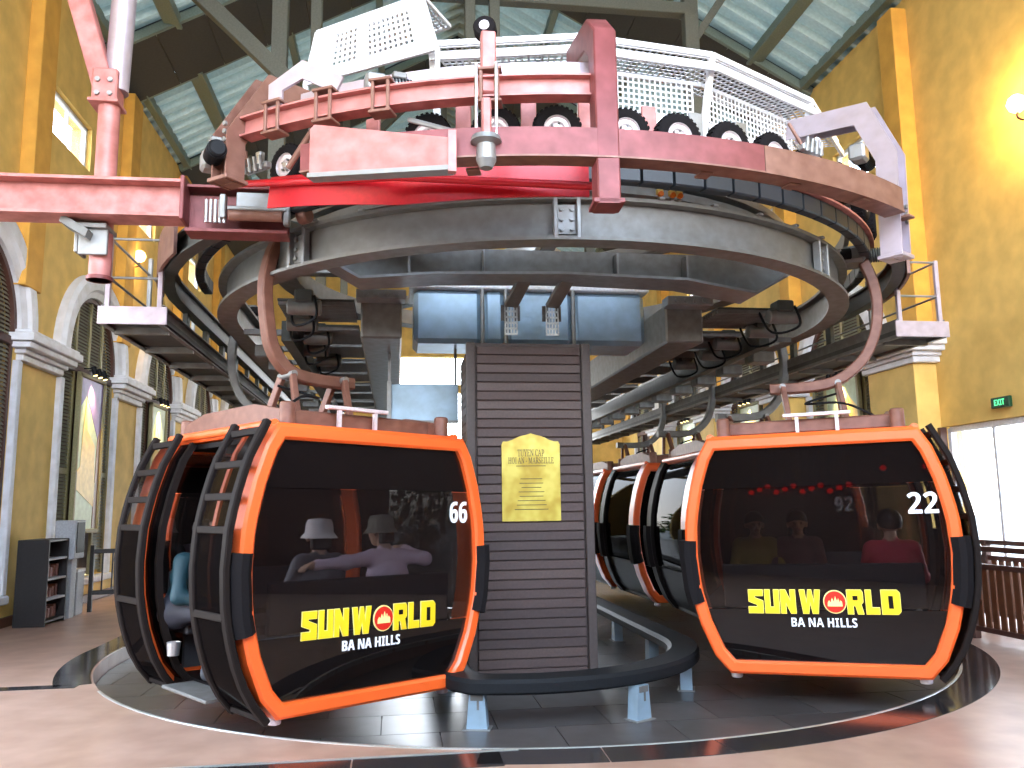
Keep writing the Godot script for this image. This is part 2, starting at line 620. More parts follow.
# a hand: palm and five bent fingers from the wrist w towards d, palm facing down n
func hand(st: SurfaceTool, w: Vector3, d: Vector3, n: Vector3, skin: Color, side: float):
	d = d.normalized()
	var s := d.cross(n).normalized() * side
	n = s.cross(d).normalized() * side
	var b := [[w, w + d * 0.05, 0.024, 0.03, skin], [w + d * 0.05 + s * 0.018, w + d * 0.085 + s * 0.025, 0.016, 0.014, skin], [w + d * 0.05 - s * 0.018, w + d * 0.085 - s * 0.025, 0.016, 0.014, skin]]
	var ln := [0.058, 0.068, 0.064, 0.05]
	for i in 4:
		var o := w + d * 0.085 + s * (0.031 - 0.0205 * i)
		var m: Vector3 = o + d * ln[i] * 0.55 + n * 0.012
		b.append([o, m, 0.0095, 0.0085, skin])
		b.append([m, m + d * ln[i] * 0.4 + n * 0.025, 0.0085, 0.0075, skin])
	var t := w + d * 0.03 + s * 0.03
	b.append([t, t + d * 0.03 + s * 0.028, 0.012, 0.0105, skin])
	b.append([t + d * 0.03 + s * 0.028, t + d * 0.06 + s * 0.034 + n * 0.01, 0.0105, 0.0085, skin])
	flesh(st, b, 0.005, 0.008)

# a head with a face about c, looking along f
func head(st: SurfaceTool, c: Vector3, f: Vector3, skin: Color):
	f = f.normalized()
	var r := f.cross(Vector3.UP).normalized()
	var u := r.cross(f)
	var dark := skin * 0.45
	dark.a = 1.0
	var lip := Color(skin.r * 0.8, skin.g * 0.5, skin.b * 0.5)
	var b := [
		[c + u * 0.03, c + u * 0.035 - f * 0.02, 0.088, 0.09, skin],
		[c - u * 0.03 + f * 0.02, c - u * 0.075 + f * 0.045, 0.066, 0.042, skin],
		[c + f * 0.085 + u * 0.005, c + f * 0.102 - u * 0.03, 0.011, 0.016, skin],
		[c + r * 0.092 - f * 0.005, c + r * 0.092 - f * 0.005 - u * 0.03, 0.018, 0.013, skin],
		[c - r * 0.092 - f * 0.005, c - r * 0.092 - f * 0.005 - u * 0.03, 0.018, 0.013, skin],
		[c + f * 0.088 + r * 0.02 - u * 0.056, c + f * 0.088 - r * 0.02 - u * 0.056, 0.009, 0.009, lip]]
	for s in [-1, 1]:
		b.append([c + f * 0.082 + r * 0.033 * s + u * 0.008, c + f * 0.084 + r * 0.033 * s + u * 0.008, 0.011, 0.011, dark])
	flesh(st, b, 0.007, 0.02)

# a person in own axes: origin on the floor under the hips, looking along +z; J gives joints
func person(label: String, xf: Transform3D, J: Dictionary, shirt: Color, trousers: Color, skin: Color, shoes: Color, hair: String, girth := 1.0) -> Node3D:
	var t := thing("person", label, "person", xf)
	var st := S()
	var hip: Vector3 = J.hip
	var chest: Vector3 = J.chest
	var neck: Vector3 = J.neck
	var hd: Vector3 = J.head
	var g := girth
	var across: Vector3 = J.get("across", Vector3.RIGHT)
	var b := [
		[hip - across * 0.07, hip + across * 0.07, 0.125 * g, 0.125 * g, trousers],
		[hip + v3(0, 0.08, 0), chest, 0.12 * g, 0.125 * g, shirt],
		[chest - across * 0.085, chest + across * 0.085, 0.11 * g, 0.11 * g, shirt],
		[neck - across * 0.13 - v3(0, 0.05, 0), neck + across * 0.13 - v3(0, 0.05, 0), 0.062, 0.062, shirt],
		[neck - v3(0, 0.03, 0), hd - v3(0, 0.04, 0), 0.052, 0.05, skin]]
	for s in ["l", "r"]:
		var sh: Vector3 = J["sh_" + s]
		var el: Vector3 = J["el_" + s]
		var wr: Vector3 = J["wr_" + s]
		b.append([sh, el, 0.062 * g, 0.05 * g, shirt])
		b.append([el, wr, 0.05 * g, 0.036, shirt])
		b.append([wr, wr + (wr - el).normalized() * 0.03, 0.028, 0.026, skin])
		if J.has("kn_" + s):
			var hp: Vector3 = hip + across * (0.09 if s == "r" else -0.09)
			var kn: Vector3 = J["kn_" + s]
			var an: Vector3 = J["an_" + s]
			b.append([hp, kn, 0.09 * g, 0.062, trousers])
			b.append([kn, an, 0.062, 0.042, trousers])
			var toe: Vector3 = an + (J.get("toe", Vector3.BACK) as Vector3) * 0.17 - v3(0, 0.045, 0)
			b.append([an - v3(0, 0.04, 0), toe, 0.04, 0.034, shoes])
	flesh(st, b, 0.02, 0.05)
	for s in ["l", "r"]:
		var wr: Vector3 = J["wr_" + s]
		var el: Vector3 = J["el_" + s]
		hand(st, wr, wr - el, J.get("palm_" + s, Vector3.DOWN), skin, 1.0 if s == "l" else -1.0)
	head(st, hd, J.get("look", Vector3.BACK), skin)
	part("body", st, M.skin, t)
	var f: Vector3 = (J.get("look", Vector3.BACK) as Vector3).normalized()
	var hs := S()
	var hx := Transform3D(Basis(f.cross(Vector3.UP).normalized() * -1.0, Vector3.UP, f), hd)
	if hair == "hair" or hair == "long":
		lathe(hs, hx * Transform3D(Basis(Vector3.RIGHT, -0.35), v3(0, 0.03, -0.012)), [Vector2(0.101, -0.035), Vector2(0.107, 0.0), Vector2(0.1, 0.045), Vector2(0.075, 0.08), Vector2(0.04, 0.1), Vector2(0, 0.106)], 20, true)
		if hair == "long":
			box(hs, hx * at(0, -0.1, -0.075), v3(0.19, 0.24, 0.07), 0.03)
		part("hair", hs, M.hair, t)
	else:
		lathe(hs, hx * at(0, 0.02, -0.005), [Vector2(0.15, -0.035), Vector2(0.145, -0.03), Vector2(0.112, 0.01), Vector2(0.108, 0.07), Vector2(0.09, 0.105), Vector2(0, 0.115)], 24, true)
		part("sun_hat", hs, M[hair], t)
		var hh := S()
		box(hh, hx * at(0, -0.035, -0.066), v3(0.165, 0.13, 0.06), 0.025)
		part("hair", hh, M.hair, t)
	return t

# ---------------------------------------------------------------- the hall
const TR_Z := -1.45          # centre of the sunken cabin track's round end
const TR_R := 4.72
const BACK := -22.0
const FRONT := 12.0

func trench_outline(r: float, back: float, n := 48) -> PackedVector2Array:
	var p := PackedVector2Array()
	p.append(Vector2(r, back))
	for i in n + 1:
		var a := deg_to_rad(90.0 - 180.0 * i / n)
		p.append(Vector2(r * sin(a), TR_Z + r * cos(a)))
	p.append(Vector2(-r, back))
	return p

# plan polygon (x, z) drawn up from y by h
func slab(st: SurfaceTool, poly: PackedVector2Array, y: float, h: float):
	prism(st, poly, -h, Transform3D(Basis(Vector3.RIGHT, Vector3.BACK, Vector3.DOWN), v3(0, y, 0)))

func floors():
	var o := PackedVector2Array([Vector2(-7.4, FRONT), Vector2(-7.4, BACK)])
	var tr := trench_outline(TR_R, BACK)
	tr.reverse()
	o.append_array(tr)
	o.append_array(PackedVector2Array([Vector2(7.4, BACK), Vector2(7.4, FRONT)]))
	var st := S()
	slab(st, o, -0.3, 0.3)
	var fl := struct("floor", st, M.floor)
	fl.set_meta("label", "polished beige platform floor around the cabin track")
	# dark granite border pieces
	for i in 22:
		var a0 := -12.0 + i * 9.6
		if a0 > 92.0:
			break
		var seg := PackedVector2Array()
		for k in 5:
			var a := deg_to_rad(a0 + 9.5 * k / 4.0)
			seg.append(Vector2(TR_R * sin(a), TR_Z + TR_R * cos(a)) + Vector2(sin(a), cos(a)) * 0.03)
		for k in 5:
			var a := deg_to_rad(a0 + 9.5 * (4 - k) / 4.0)
			seg.append(Vector2(sin(a), cos(a)) * 5.06 + Vector2(0, TR_Z))
		st = S()
		slab(st, seg, -0.02, 0.025)
		part("border_slab", st, M.granite, fl)
	for i in 10:
		var a0 := -67.0 - i * 7.0
		if a0 < -89.0:
			break
		var seg := PackedVector2Array()
		for k in 5:
			var a := deg_to_rad(a0 + 6.9 * k / 4.0 - 6.9)
			seg.append(Vector2(sin(a), cos(a)) * (TR_R + 0.02) + Vector2(0, TR_Z))
		for k in 5:
			var a := deg_to_rad(a0 - 6.9 * k / 4.0)
			seg.append(Vector2(sin(a), cos(a)) * 5.06 + Vector2(0, TR_Z))
		st = S()
		slab(st, seg, -0.02, 0.025)
		part("border_slab", st, M.granite, fl)
	for s in [-1, 1]:
		for i in 10:
			st = S()
			bx(st, s * 4.9, -0.007, TR_Z - 0.6 - i * 1.2, 0.3, 0.024, 1.19)
			part("border_slab", st, M.granite, fl)
	for i in 6:
		st = S()
		bx(st, -1.35 - i * 0.95, -0.007, 3.41, 0.94, 0.024, 0.3)
		part("border_slab", st, M.granite, fl)
	for i in 3:
		st = S()
		bx(st, -4.9 - i * 0.9, -0.007, 0.5, 0.89, 0.024, 0.15)
		part("border_slab", st, M.granite, fl)
	# metal edge of the platform
	st = S()
	sweep(st, arc(TR_R + 0.012, -0.02, -62, 90, 60, 0, TR_Z), rect(0.028, 0.055, 0.004))
	part("edge_trim", st, M.trim_metal, fl)
	st = S()
	bar(st, v3(-6.5, -0.005, 3.245), v3(-0.75, -0.005, 3.245), 0.03, 0.028)
	part("edge_trim", st, M.trim_metal, fl)
	# sunken track: dark tiles on a bed
	st = S()
	slab(st, trench_outline(TR_R + 0.02, BACK), -0.5, 0.316)
	var bed := struct("floor_track", st, M.joint)
	bed.set_meta("label", "sunken dark tiled floor under the cabin track")
	var rng := RandomNumberGenerator.new()
	rng.seed = 5
	var cut := trench_outline(TR_R - 0.01, BACK)
	var tiles := ["slate_a", "slate_b", "slate_c"]
	var zs := 3.3
	var row := 0
	while zs > -9.0:
		for c in range(-6, 7):
			var x0 := -0.74 + c * 0.92 + (0.0 if row % 2 == 0 else 0.46)
			var q := PackedVector2Array([Vector2(x0, zs), Vector2(x0 + 0.912, zs), Vector2(x0 + 0.912, zs - 0.602), Vector2(x0, zs - 0.602)])
			for piece in Geometry2D.intersect_polygons(q, cut):
				if absf(area2(piece)) > 0.03:
					st = S()
					slab(st, piece, -0.186, 0.027)
					part("floor_tile", st, M[tiles[rng.randi() % 3]], bed)
		zs -= 0.61
		row += 1
	st = S()
	slab(st, PackedVector2Array([Vector2(-4.7, zs + 0.6), Vector2(4.7, zs + 0.6), Vector2(4.7, BACK), Vector2(-4.7, BACK)]), -0.186, 0.024)
	part("far_floor", st, M.slate_b, bed)

# wall bay in (u, v): pier centre to pier centre with an arched opening
func arch_pts(c: float, r: float, v0: float, spring: float, n := 20) -> PackedVector2Array:
	var p := PackedVector2Array([Vector2(c - r, v0), Vector2(c - r, spring)])
	for i in range(1, n):
		var a := PI - PI * i / n
		p.append(Vector2(c + r * cos(a), spring + r * sin(a)))
	p.append(Vector2(c + r, spring))
	p.append(Vector2(c + r, v0))
	return p

const AR := 1.27
const SPRING := 4.12
const SILL := 0.45
const EAVE := 9.9
const MID := 6.2
const WALL_TOP := 10.1

func side_wall(side: String, centres: Array, xf: Transform3D, u0: float, u1: float, extra: Array, windows: Array):
	# xf: u along the wall, y up, z outwards from the room; centres in u
	var st := S()
	var edges := []
	var holes := []
	for h in extra:
		holes.append(h)
	for c in centres:
		holes.append([c - AR, c + AR, 0.0, 0.0])
	holes.sort_custom(func(a, b): return a[0] < b[0])
	var u := u0
	for h in holes:
		if h[0] > u:
			prism(st, PackedVector2Array([Vector2(u, 0), Vector2(h[0], 0), Vector2(h[0], MID), Vector2(u, MID)]), 0.35, xf)
		if h[3] > 0.0:
			if h[2] > 0.0:
				prism(st, PackedVector2Array([Vector2(h[0], 0), Vector2(h[1], 0), Vector2(h[1], h[2]), Vector2(h[0], h[2])]), 0.35, xf)
			prism(st, PackedVector2Array([Vector2(h[0], h[3]), Vector2(h[1], h[3]), Vector2(h[1], MID), Vector2(h[0], MID)]), 0.35, xf)
		else:
			var c: float = (h[0] + h[1]) * 0.5
			prism(st, PackedVector2Array([Vector2(h[0], 0), Vector2(h[1], 0), Vector2(h[1], SILL), Vector2(h[0], SILL)]), 0.35, xf)
			var up := PackedVector2Array([Vector2(h[0], MID), Vector2(h[0], SILL)])
			var a := arch_pts(c, AR, SILL, SPRING)
			a.remove_at(0)
			a.remove_at(a.size() - 1)
			up = PackedVector2Array([Vector2(h[0], MID)])
			up.append_array(a)
			up.append(Vector2(h[1], MID))
			prism(st, up, 0.35, xf)
		u = h[1]
	prism(st, PackedVector2Array([Vector2(u, 0), Vector2(u1, 0), Vector2(u1, MID), Vector2(u, MID)]), 0.35, xf)
	u = u0
	for h in windows:
		prism(st, PackedVector2Array([Vector2(u, MID), Vector2(h[0], MID), Vector2(h[0], WALL_TOP), Vector2(u, WALL_TOP)]), 0.35, xf)
		prism(st, PackedVector2Array([Vector2(h[0], MID), Vector2(h[1], MID), Vector2(h[1], 7.57), Vector2(h[0], 7.57)]), 0.35, xf)
		prism(st, PackedVector2Array([Vector2(h[0], 8.37), Vector2(h[1], 8.37), Vector2(h[1], WALL_TOP), Vector2(h[0], WALL_TOP)]), 0.35, xf)
		u = h[1]
	prism(st, PackedVector2Array([Vector2(u, MID), Vector2(u1, MID), Vector2(u1, WALL_TOP), Vector2(u, WALL_TOP)]), 0.35, xf)
	var w := struct("wall_" + side, st, M.ochre)
	w.set_meta("label", "ochre plaster wall with arched shuttered windows on the %s" % side)
	return w

func archivolt(w: Node, c: float, xf: Transform3D):
	var st := S()
	var pts := []
	for i in 29:
		var a := PI - PI * i / 28.0
		pts.append(xf * v3(c + 1.452 * cos(a), SPRING + 1.452 * sin(a), -0.05))
	var n := xf.basis.z
	sweep(st, pts, PackedVector2Array([Vector2(-0.2, -0.12), Vector2(0.2, -0.12), Vector2(0.2, 0.05), Vector2(0.1, 0.09), Vector2(0.06, 0.14), Vector2(-0.14, 0.14), Vector2(-0.2, 0.08)]), -n)
	part("arch_moulding", st, M.plaster, w)
	for s in [-1, 1]:
		st = S()
		box(st, xf * at(c + s * (AR + 0.07), (SILL + 3.75) * 0.5, -0.04), v3(0.14, 3.75 - SILL, 0.1), 0.015)
		part("jamb_moulding", st, M.plaster, w)
	st = S()
	box(st, xf * at(c, SILL - 0.06, -0.05), v3(AR * 2 + 0.3, 0.12, 0.16), 0.02)
	part("window_sill", st, M.plaster, w)

func capital(w: Node, c: float, half: float, front: float, xf: Transform3D):
	# stepped white capital on a pier
	var st := S()
	var steps := [[3.76, 3.86, 0.05], [3.86, 3.93, 0.1], [3.93, 4.02, 0.2], [4.02, 4.14, 0.26], [4.14, 4.19, 0.22]]
	for k in steps:
		box(st, xf * at(c, (k[0] + k[1]) * 0.5, 0.02 - (front + k[2]) * 0.5), v3(half * 2 + k[2] * 2, k[1] - k[0], front + k[2] + 0.04), 0.012)
	part("capital", st, M.plaster, w)

func louvre(st: SurfaceTool, xf: Transform3D, w: float, v0: float, v1: float, pitch := 0.06):
	var v := v0 + pitch * 0.5
	while v < v1:
		box(st, xf * Transform3D(Basis(Vector3.RIGHT, 0.6), v3(0, v, 0)), v3(w, pitch * 0.95, 0.008))
		v += pitch

func shutters(c: float, xf: Transform3D, n: int, far_label: String, look: String, short := ""):
	var root := thing("louvred_shutter", "brown louvred shutter set filling " + far_label, "shutter", xf * at(c, 0, -0.12), "louvred arch shutters")
	var st := S()
	# dark arched board added behind the slats to keep daylight out
	prism(st, arch_pts(0, AR - 0.01, SILL + 0.02, SPRING), 0.04, at(0, 0, 0.25))
	part("added_backing", st, M.dark_wood, root)
	var fr := S()
	for x in [-AR + 0.05, -AR + 0.62, AR - 0.62, AR - 0.05]:
		box(fr, at(x, (SILL + 4.0) * 0.5, 0.15), v3(0.08, 4.0 - SILL - 0.04, 0.06), 0.008)
	part("shutter_frame", fr, M.shutter_frame if n % 2 else M.dark_wood, root)
	fr = S()
	bx(fr, 0, 4.02, 0.15, AR * 2 - 0.03, 0.12, 0.08, 0.01)
	part("transom", fr, M.dark_wood, root)
	for s in [-1, 1]:
		for lv in [[SILL + 0.08, 2.2], [2.32, 3.95]]:
			st = S()
			louvre(st, at(s * (AR - 0.335), 0, 0.15), 0.49, lv[0], lv[1])
			var p := part("louvre_slats", st, M.shutter, root)
			p.set_meta("kind", "stuff")
		st = S()
		bx(st, s * (AR - 0.335), 2.26, 0.15, 0.49, 0.1, 0.05, 0.008)
		part("mid_rail", st, M.shutter_frame, root)
	st = S()
	var rim := []
	for k in 25:
		var a := PI - PI * k / 24.0
		rim.append(v3((AR - 0.05) * cos(a), SPRING + (AR - 0.05) * sin(a), 0.14))
	sweep(st, rim, rect(0.1, 0.12), Vector3.BACK)
	part("arched_frame", st, M.dark_wood, root)
	# fan above the transom: uprights and slats under the arch
	for x in [-0.62, 0.0, 0.62]:
		var top := SPRING + sqrt(AR * AR - x * x) - 0.06
		st = S()
		bx(st, x, (4.08 + top) * 0.5, 0.15, 0.08, top - 4.08, 0.06, 0.006)
		part("fan_mullion", st, M.shutter_frame, root)
	for k in 4:
		var x0: float = [-AR + 0.06, -0.58, 0.04, 0.66][k]
		var x1: float = [-0.66, -0.04, 0.58, AR - 0.06][k]
		st = S()
		var v := 4.12
		while v < SPRING + AR:
			var reach := sqrt(maxf(0.0, (AR - 0.05) * (AR - 0.05) - (v - SPRING) * (v - SPRING)))
			var a := maxf(x0, -reach)
			var b := minf(x1, reach)
			if b - a > 0.05:
				box(st, Transform3D(Basis(Vector3.RIGHT, 0.6), v3((a + b) * 0.5, v, 0.15)), v3(b - a, 0.055, 0.008))
			v += 0.06
		part("fan_slats", st, M.shutter, root).set_meta("kind", "stuff")
	if look == "":
		return
	# framed poster hung in the middle, with its own things above
	var po := thing("framed_poster", "tall framed poster " + look, "poster", xf * at(c, 0, -0.12), "posters in the arches")
	st = S()
	for s in [-1, 1]:
		bx(st, s * 0.6, 2.6, 0.05, 0.07, 2.72, 0.08, 0.01)
	bx(st, 0, 3.93, 0.05, 1.27, 0.07, 0.08, 0.01)
	bx(st, 0, 1.25, 0.05, 1.27, 0.07, 0.08, 0.01)
	part("frame", st, M.shutter_frame, po)
	st = S()
	bx(st, 0, 2.58, 0.07, 1.14, 2.62, 0.03)
	part("print", st, M.poster_green if "purple" in look else M.poster_yellow, po)
	st = S()
	prism(st, PackedVector2Array([Vector2(-0.57, 3.3), Vector2(-0.2, 3.6), Vector2(0.57, 2.7), Vector2(0.57, 3.89), Vector2(-0.57, 3.89)]), -0.004, at(0, 0, 0.054))
	part("printed_sky", st, M.poster_purple if look.begins_with("with purple") else M.poster_green, po)
	st = S()
	prism(st, PackedVector2Array([Vector2(-0.57, 2.2), Vector2(-0.35, 2.35), Vector2(-0.3, 3.0), Vector2(-0.2, 3.55), Vector2(-0.1, 3.0), Vector2(0.3, 2.75), Vector2(0.38, 2.1), Vector2(0.57, 1.9), Vector2(0.57, 1.6), Vector2(-0.57, 2.0)]), -0.006, at(0, 0, 0.054))
	part("printed_house", st, M.poster_yellow, po)
	st = S()
	prism(st, PackedVector2Array([Vector2(0.36, 1.29), Vector2(0.57, 1.29), Vector2(0.57, 3.1), Vector2(0.42, 2.9)]), -0.008, at(0, 0, 0.054))
	part("printed_tree", st, M.poster_brown, po)
	for k in 3:
		var sx := -0.25 + 0.25 * k
		var sp := thing("spotlight", "small black spotlight, %s of three over %s" % [["first", "middle", "last"][k], short], "spotlight", xf * at(c + sx, 4.05, -0.14), "spotlights over the posters")
		st = S()
		cyl(st, v3(0, 0.05, -0.02), v3(0, -0.1, -0.06), 0.045, 12)
		part("can", st, M.black, sp)
		st = S()
		bar(st, v3(0, 0.02, 0.0), v3(0, 0.02, 0.22), 0.02, 0.02)
		part("arm", st, M.black, sp)
		st = S()
		cyl(st, v3(0, -0.1, -0.06), v3(0, -0.108, -0.062), 0.036, 12)
		part("lamp_lens", st, M.lamp, sp)
		if k == 1:
			var l := SpotLight3D.new()
			l.name = "spot_light"
			l.light_color = Color(1.0, 0.86, 0.6)
			l.light_energy = 7.0
			l.light_size = 0.04
			l.spot_range = 12.0
			l.spot_attenuation = 2.0
			l.spot_angle = 38.0
			l.shadow_enabled = true
			sp.add_child(l)
			l.position = v3(0, -0.13, -0.07)
			l.basis = Basis.looking_at(v3(0, -1, 0.2), Vector3.BACK)

func hall():
	floors()
	var lx := Transform3D(Basis(Vector3.FORWARD, Vector3.UP, Vector3.LEFT), v3(-7, 0, 0))
	lx.basis = Basis(v3(0, 0, -1), Vector3.UP, v3(-1, 0, 0))   # u = -z
	var rx := Transform3D(Basis(v3(0, 0, -1), Vector3.UP, v3(1, 0, 0)), v3(7, 0, 0))
	var lc := [2.33 - 2 * ARCH_PITCH, 2.33 - ARCH_PITCH, 2.33, 6.57, 10.81, 15.05, 19.29]
	var rc := [5.87, 10.11, 14.35, 18.59]
	var lw = side_wall("left", lc, lx, -FRONT, -BACK, [], [[4.37, 6.03], [8.5, 10.1], [12.4, 14.6]])
	var rw = side_wall("right", rc, rx, -FRONT, -BACK, [[-3.0, 3.1, 0.0, 2.73]], [[4.1, 5.7], [8.4, 10.0], [12.6, 14.2]])
	for w in [[lw, lc, lx, 0.05], [rw, rc, rx, 0.4]]:
		for c in w[1]:
			archivolt(w[0], c, w[2])
		var first := true
		for c in w[1]:
			var pc: float = c - ARCH_PITCH * 0.5
			capital(w[0], pc, 0.7, w[3], w[2])
			if w[3] > 0.1:
				var st := S()
				box(st, (w[2] as Transform3D) * at(pc, 1.88, -0.2), v3(1.3, 3.76, 0.4), 0.01)
				part("pier", st, M.ochre, w[0])
			first = false
	# slim upper pilasters, baseboards
	for k in 6:
		var st := S()
		bx(st, -6.9, 7.35, 0.6 - k * ARCH_PITCH, 0.2, 5.1, 0.55, 0.01)
		part("pilaster", st, M.ochre_dark, lw)
		st = S()
		bx(st, 6.86, 7.1, 0.95 - k * ARCH_PITCH, 0.28, 5.6, 0.42, 0.01)
		part("pilaster", st, M.ochre_dark, rw)
	var bs := S()
	bx(bs, -6.98, 0.07, -5.0, 0.05, 0.14, 34.0, 0.01)
	struct("baseboard_left", bs, M.baseboard)
	var names := ["the arch cut by the left edge of the picture", "the arch behind the black cabinet", "the third arch along the left wall", "the far arch by the end of the left wall", "the last arch of the left wall"]
	for i in 5:
		shutters(lc[i + 2], lx, i, names[i], ["", "with purple sky and yellow house", "in warm yellow beyond the purple one", "third along the left wall", ""][i], ["", "the purple-sky poster", "the warm yellow poster", "the third left poster", ""][i])
	var rn := ["the nearest arch on the right wall", "the second arch on the right wall", "the third arch on the right wall", "the last arch on the right wall"]
	for i in 4:
		shutters(rc[i], rx, i + 1, rn[i], ["in the nearest right-hand arch", "in the second right-hand arch", "in the third right-hand arch", ""][i], ["the nearest right poster", "the second right poster", "the third right poster", ""][i])
	# high windows
	var wn := 0
	for p in [[-1, -5.2, 1.66], [-1, -9.3, 1.6], [-1, -13.5, 2.2], [1, -4.9, 1.6], [1, -9.2, 1.6], [1, -13.4, 1.6]]:
		wn += 1
		var st := S()
		for s in [-1, 1]:
			bx(st, p[0] * 7.12, 7.97, p[1] + s * (p[2] * 0.5 - 0.03), 0.08, 0.8, 0.06, 0.005)
			bx(st, p[0] * 7.12, 7.97 + s * 0.37, p[1], 0.08, 0.06, p[2], 0.005)
		bx(st, p[0] * 7.12, 7.97, p[1], 0.06, 0.8, 0.03)
		var w := struct("window_%d" % wn, st, M.plaster)
		w.set_meta("label", "small high window letting in daylight")
		st = S()
		bx(st, p[0] * 7.12, 7.97, p[1], 0.008, 0.76, p[2] - 0.06)
		part("pane", st, M.pane, w)
	# glazed doors on the right: white frames and panes
	for i in 3:
		var st := S()
		var z0 := -3.05 + i * 2.0
		for e in [0.04, 1.96]:
			bx(st, 7.1, 1.35, z0 + e, 0.09, 2.7, 0.08, 0.006)
		bx(st, 7.1, 2.68, z0 + 1.0, 0.09, 0.09, 1.9, 0.006)
		bx(st, 7.1, 0.08, z0 + 1.0, 0.09, 0.16, 1.9, 0.006)
		bx(st, 7.1, 1.35, z0 + 1.0, 0.07, 2.6, 0.06, 0.006)
		var d := struct("door_%d" % (i + 1), st, M.white_paint)
		d.set_meta("label", "white framed glazed door in the right wall")
		st = S()
		bx(st, 7.1, 1.4, z0 + 1.0, 0.01, 2.5, 1.84)
		part("pane", st, M.pane, d)
	var jb := S()
	bx(jb, 6.98, 1.36, -3.08, 0.12, 2.72, 0.09, 0.006)
	struct("trim_1", jb, M.dark_wood)
	jb = S()
	bx(jb, 6.97, 1.6, 7.4, 0.06, 3.2, 8.6, 0.006)  # dark panelling added out of view to darken reflections in the cabin glass
	struct("added_trim_2", jb, M.dark_wood)
	# far end: ochre wall with the cable gate; front end behind the camera: panelled below, glazed above
	var st2 := S()
	bx(st2, -4.6, 5.0, BACK, 5.6, 10.0, 0.35)
	bx(st2, 5.9, 5.0, BACK, 3.0, 10.0, 0.35)
	prism(st2, PackedVector2Array([Vector2(-1.8, 7.15), Vector2(4.4, 7.15), Vector2(4.4, 9.9), Vector2(7.4, 9.9), Vector2(0, 14.1), Vector2(-7.4, 9.9), Vector2(-1.8, 9.9)]), 0.35, at(0, 0, BACK - 0.17))
	bx(st2, 1.3, 5.95, BACK, 6.2, 0.3, 0.3)
	struct("wall_back", st2, M.ochre)
	st2 = S()
	bx(st2, 0, 2.2, FRONT, 14.7, 4.4, 0.35)
	struct("wall_front", st2, M.dark_wood)
	st2 = S()
	for s in [-1, 1]:
		bx(st2, s * 7.0, 7.0, FRONT, 0.8, 6.2, 0.35)
	for k in 6:
		bx(st2, -5.0 + k * 2.0, 7.9, FRONT, 0.14, 7.8, 0.2)
	bx(st2, 0, 6.6, FRONT, 13.4, 0.14, 0.2)
	bx(st2, 0, 9.9, FRONT, 13.4, 0.14, 0.2)
	struct("window_front", st2, M.plaster)
	# the ground outside
	st2 = S()
	bx(st2, 0, -0.55, -5, 160, 0.3, 160)
	struct("ground_outside", st2, M.outside)
	roof()

func roof_y(x: float) -> float:
	return EAVE + 0.1 + 0.56 * (7.0 - absf(x))

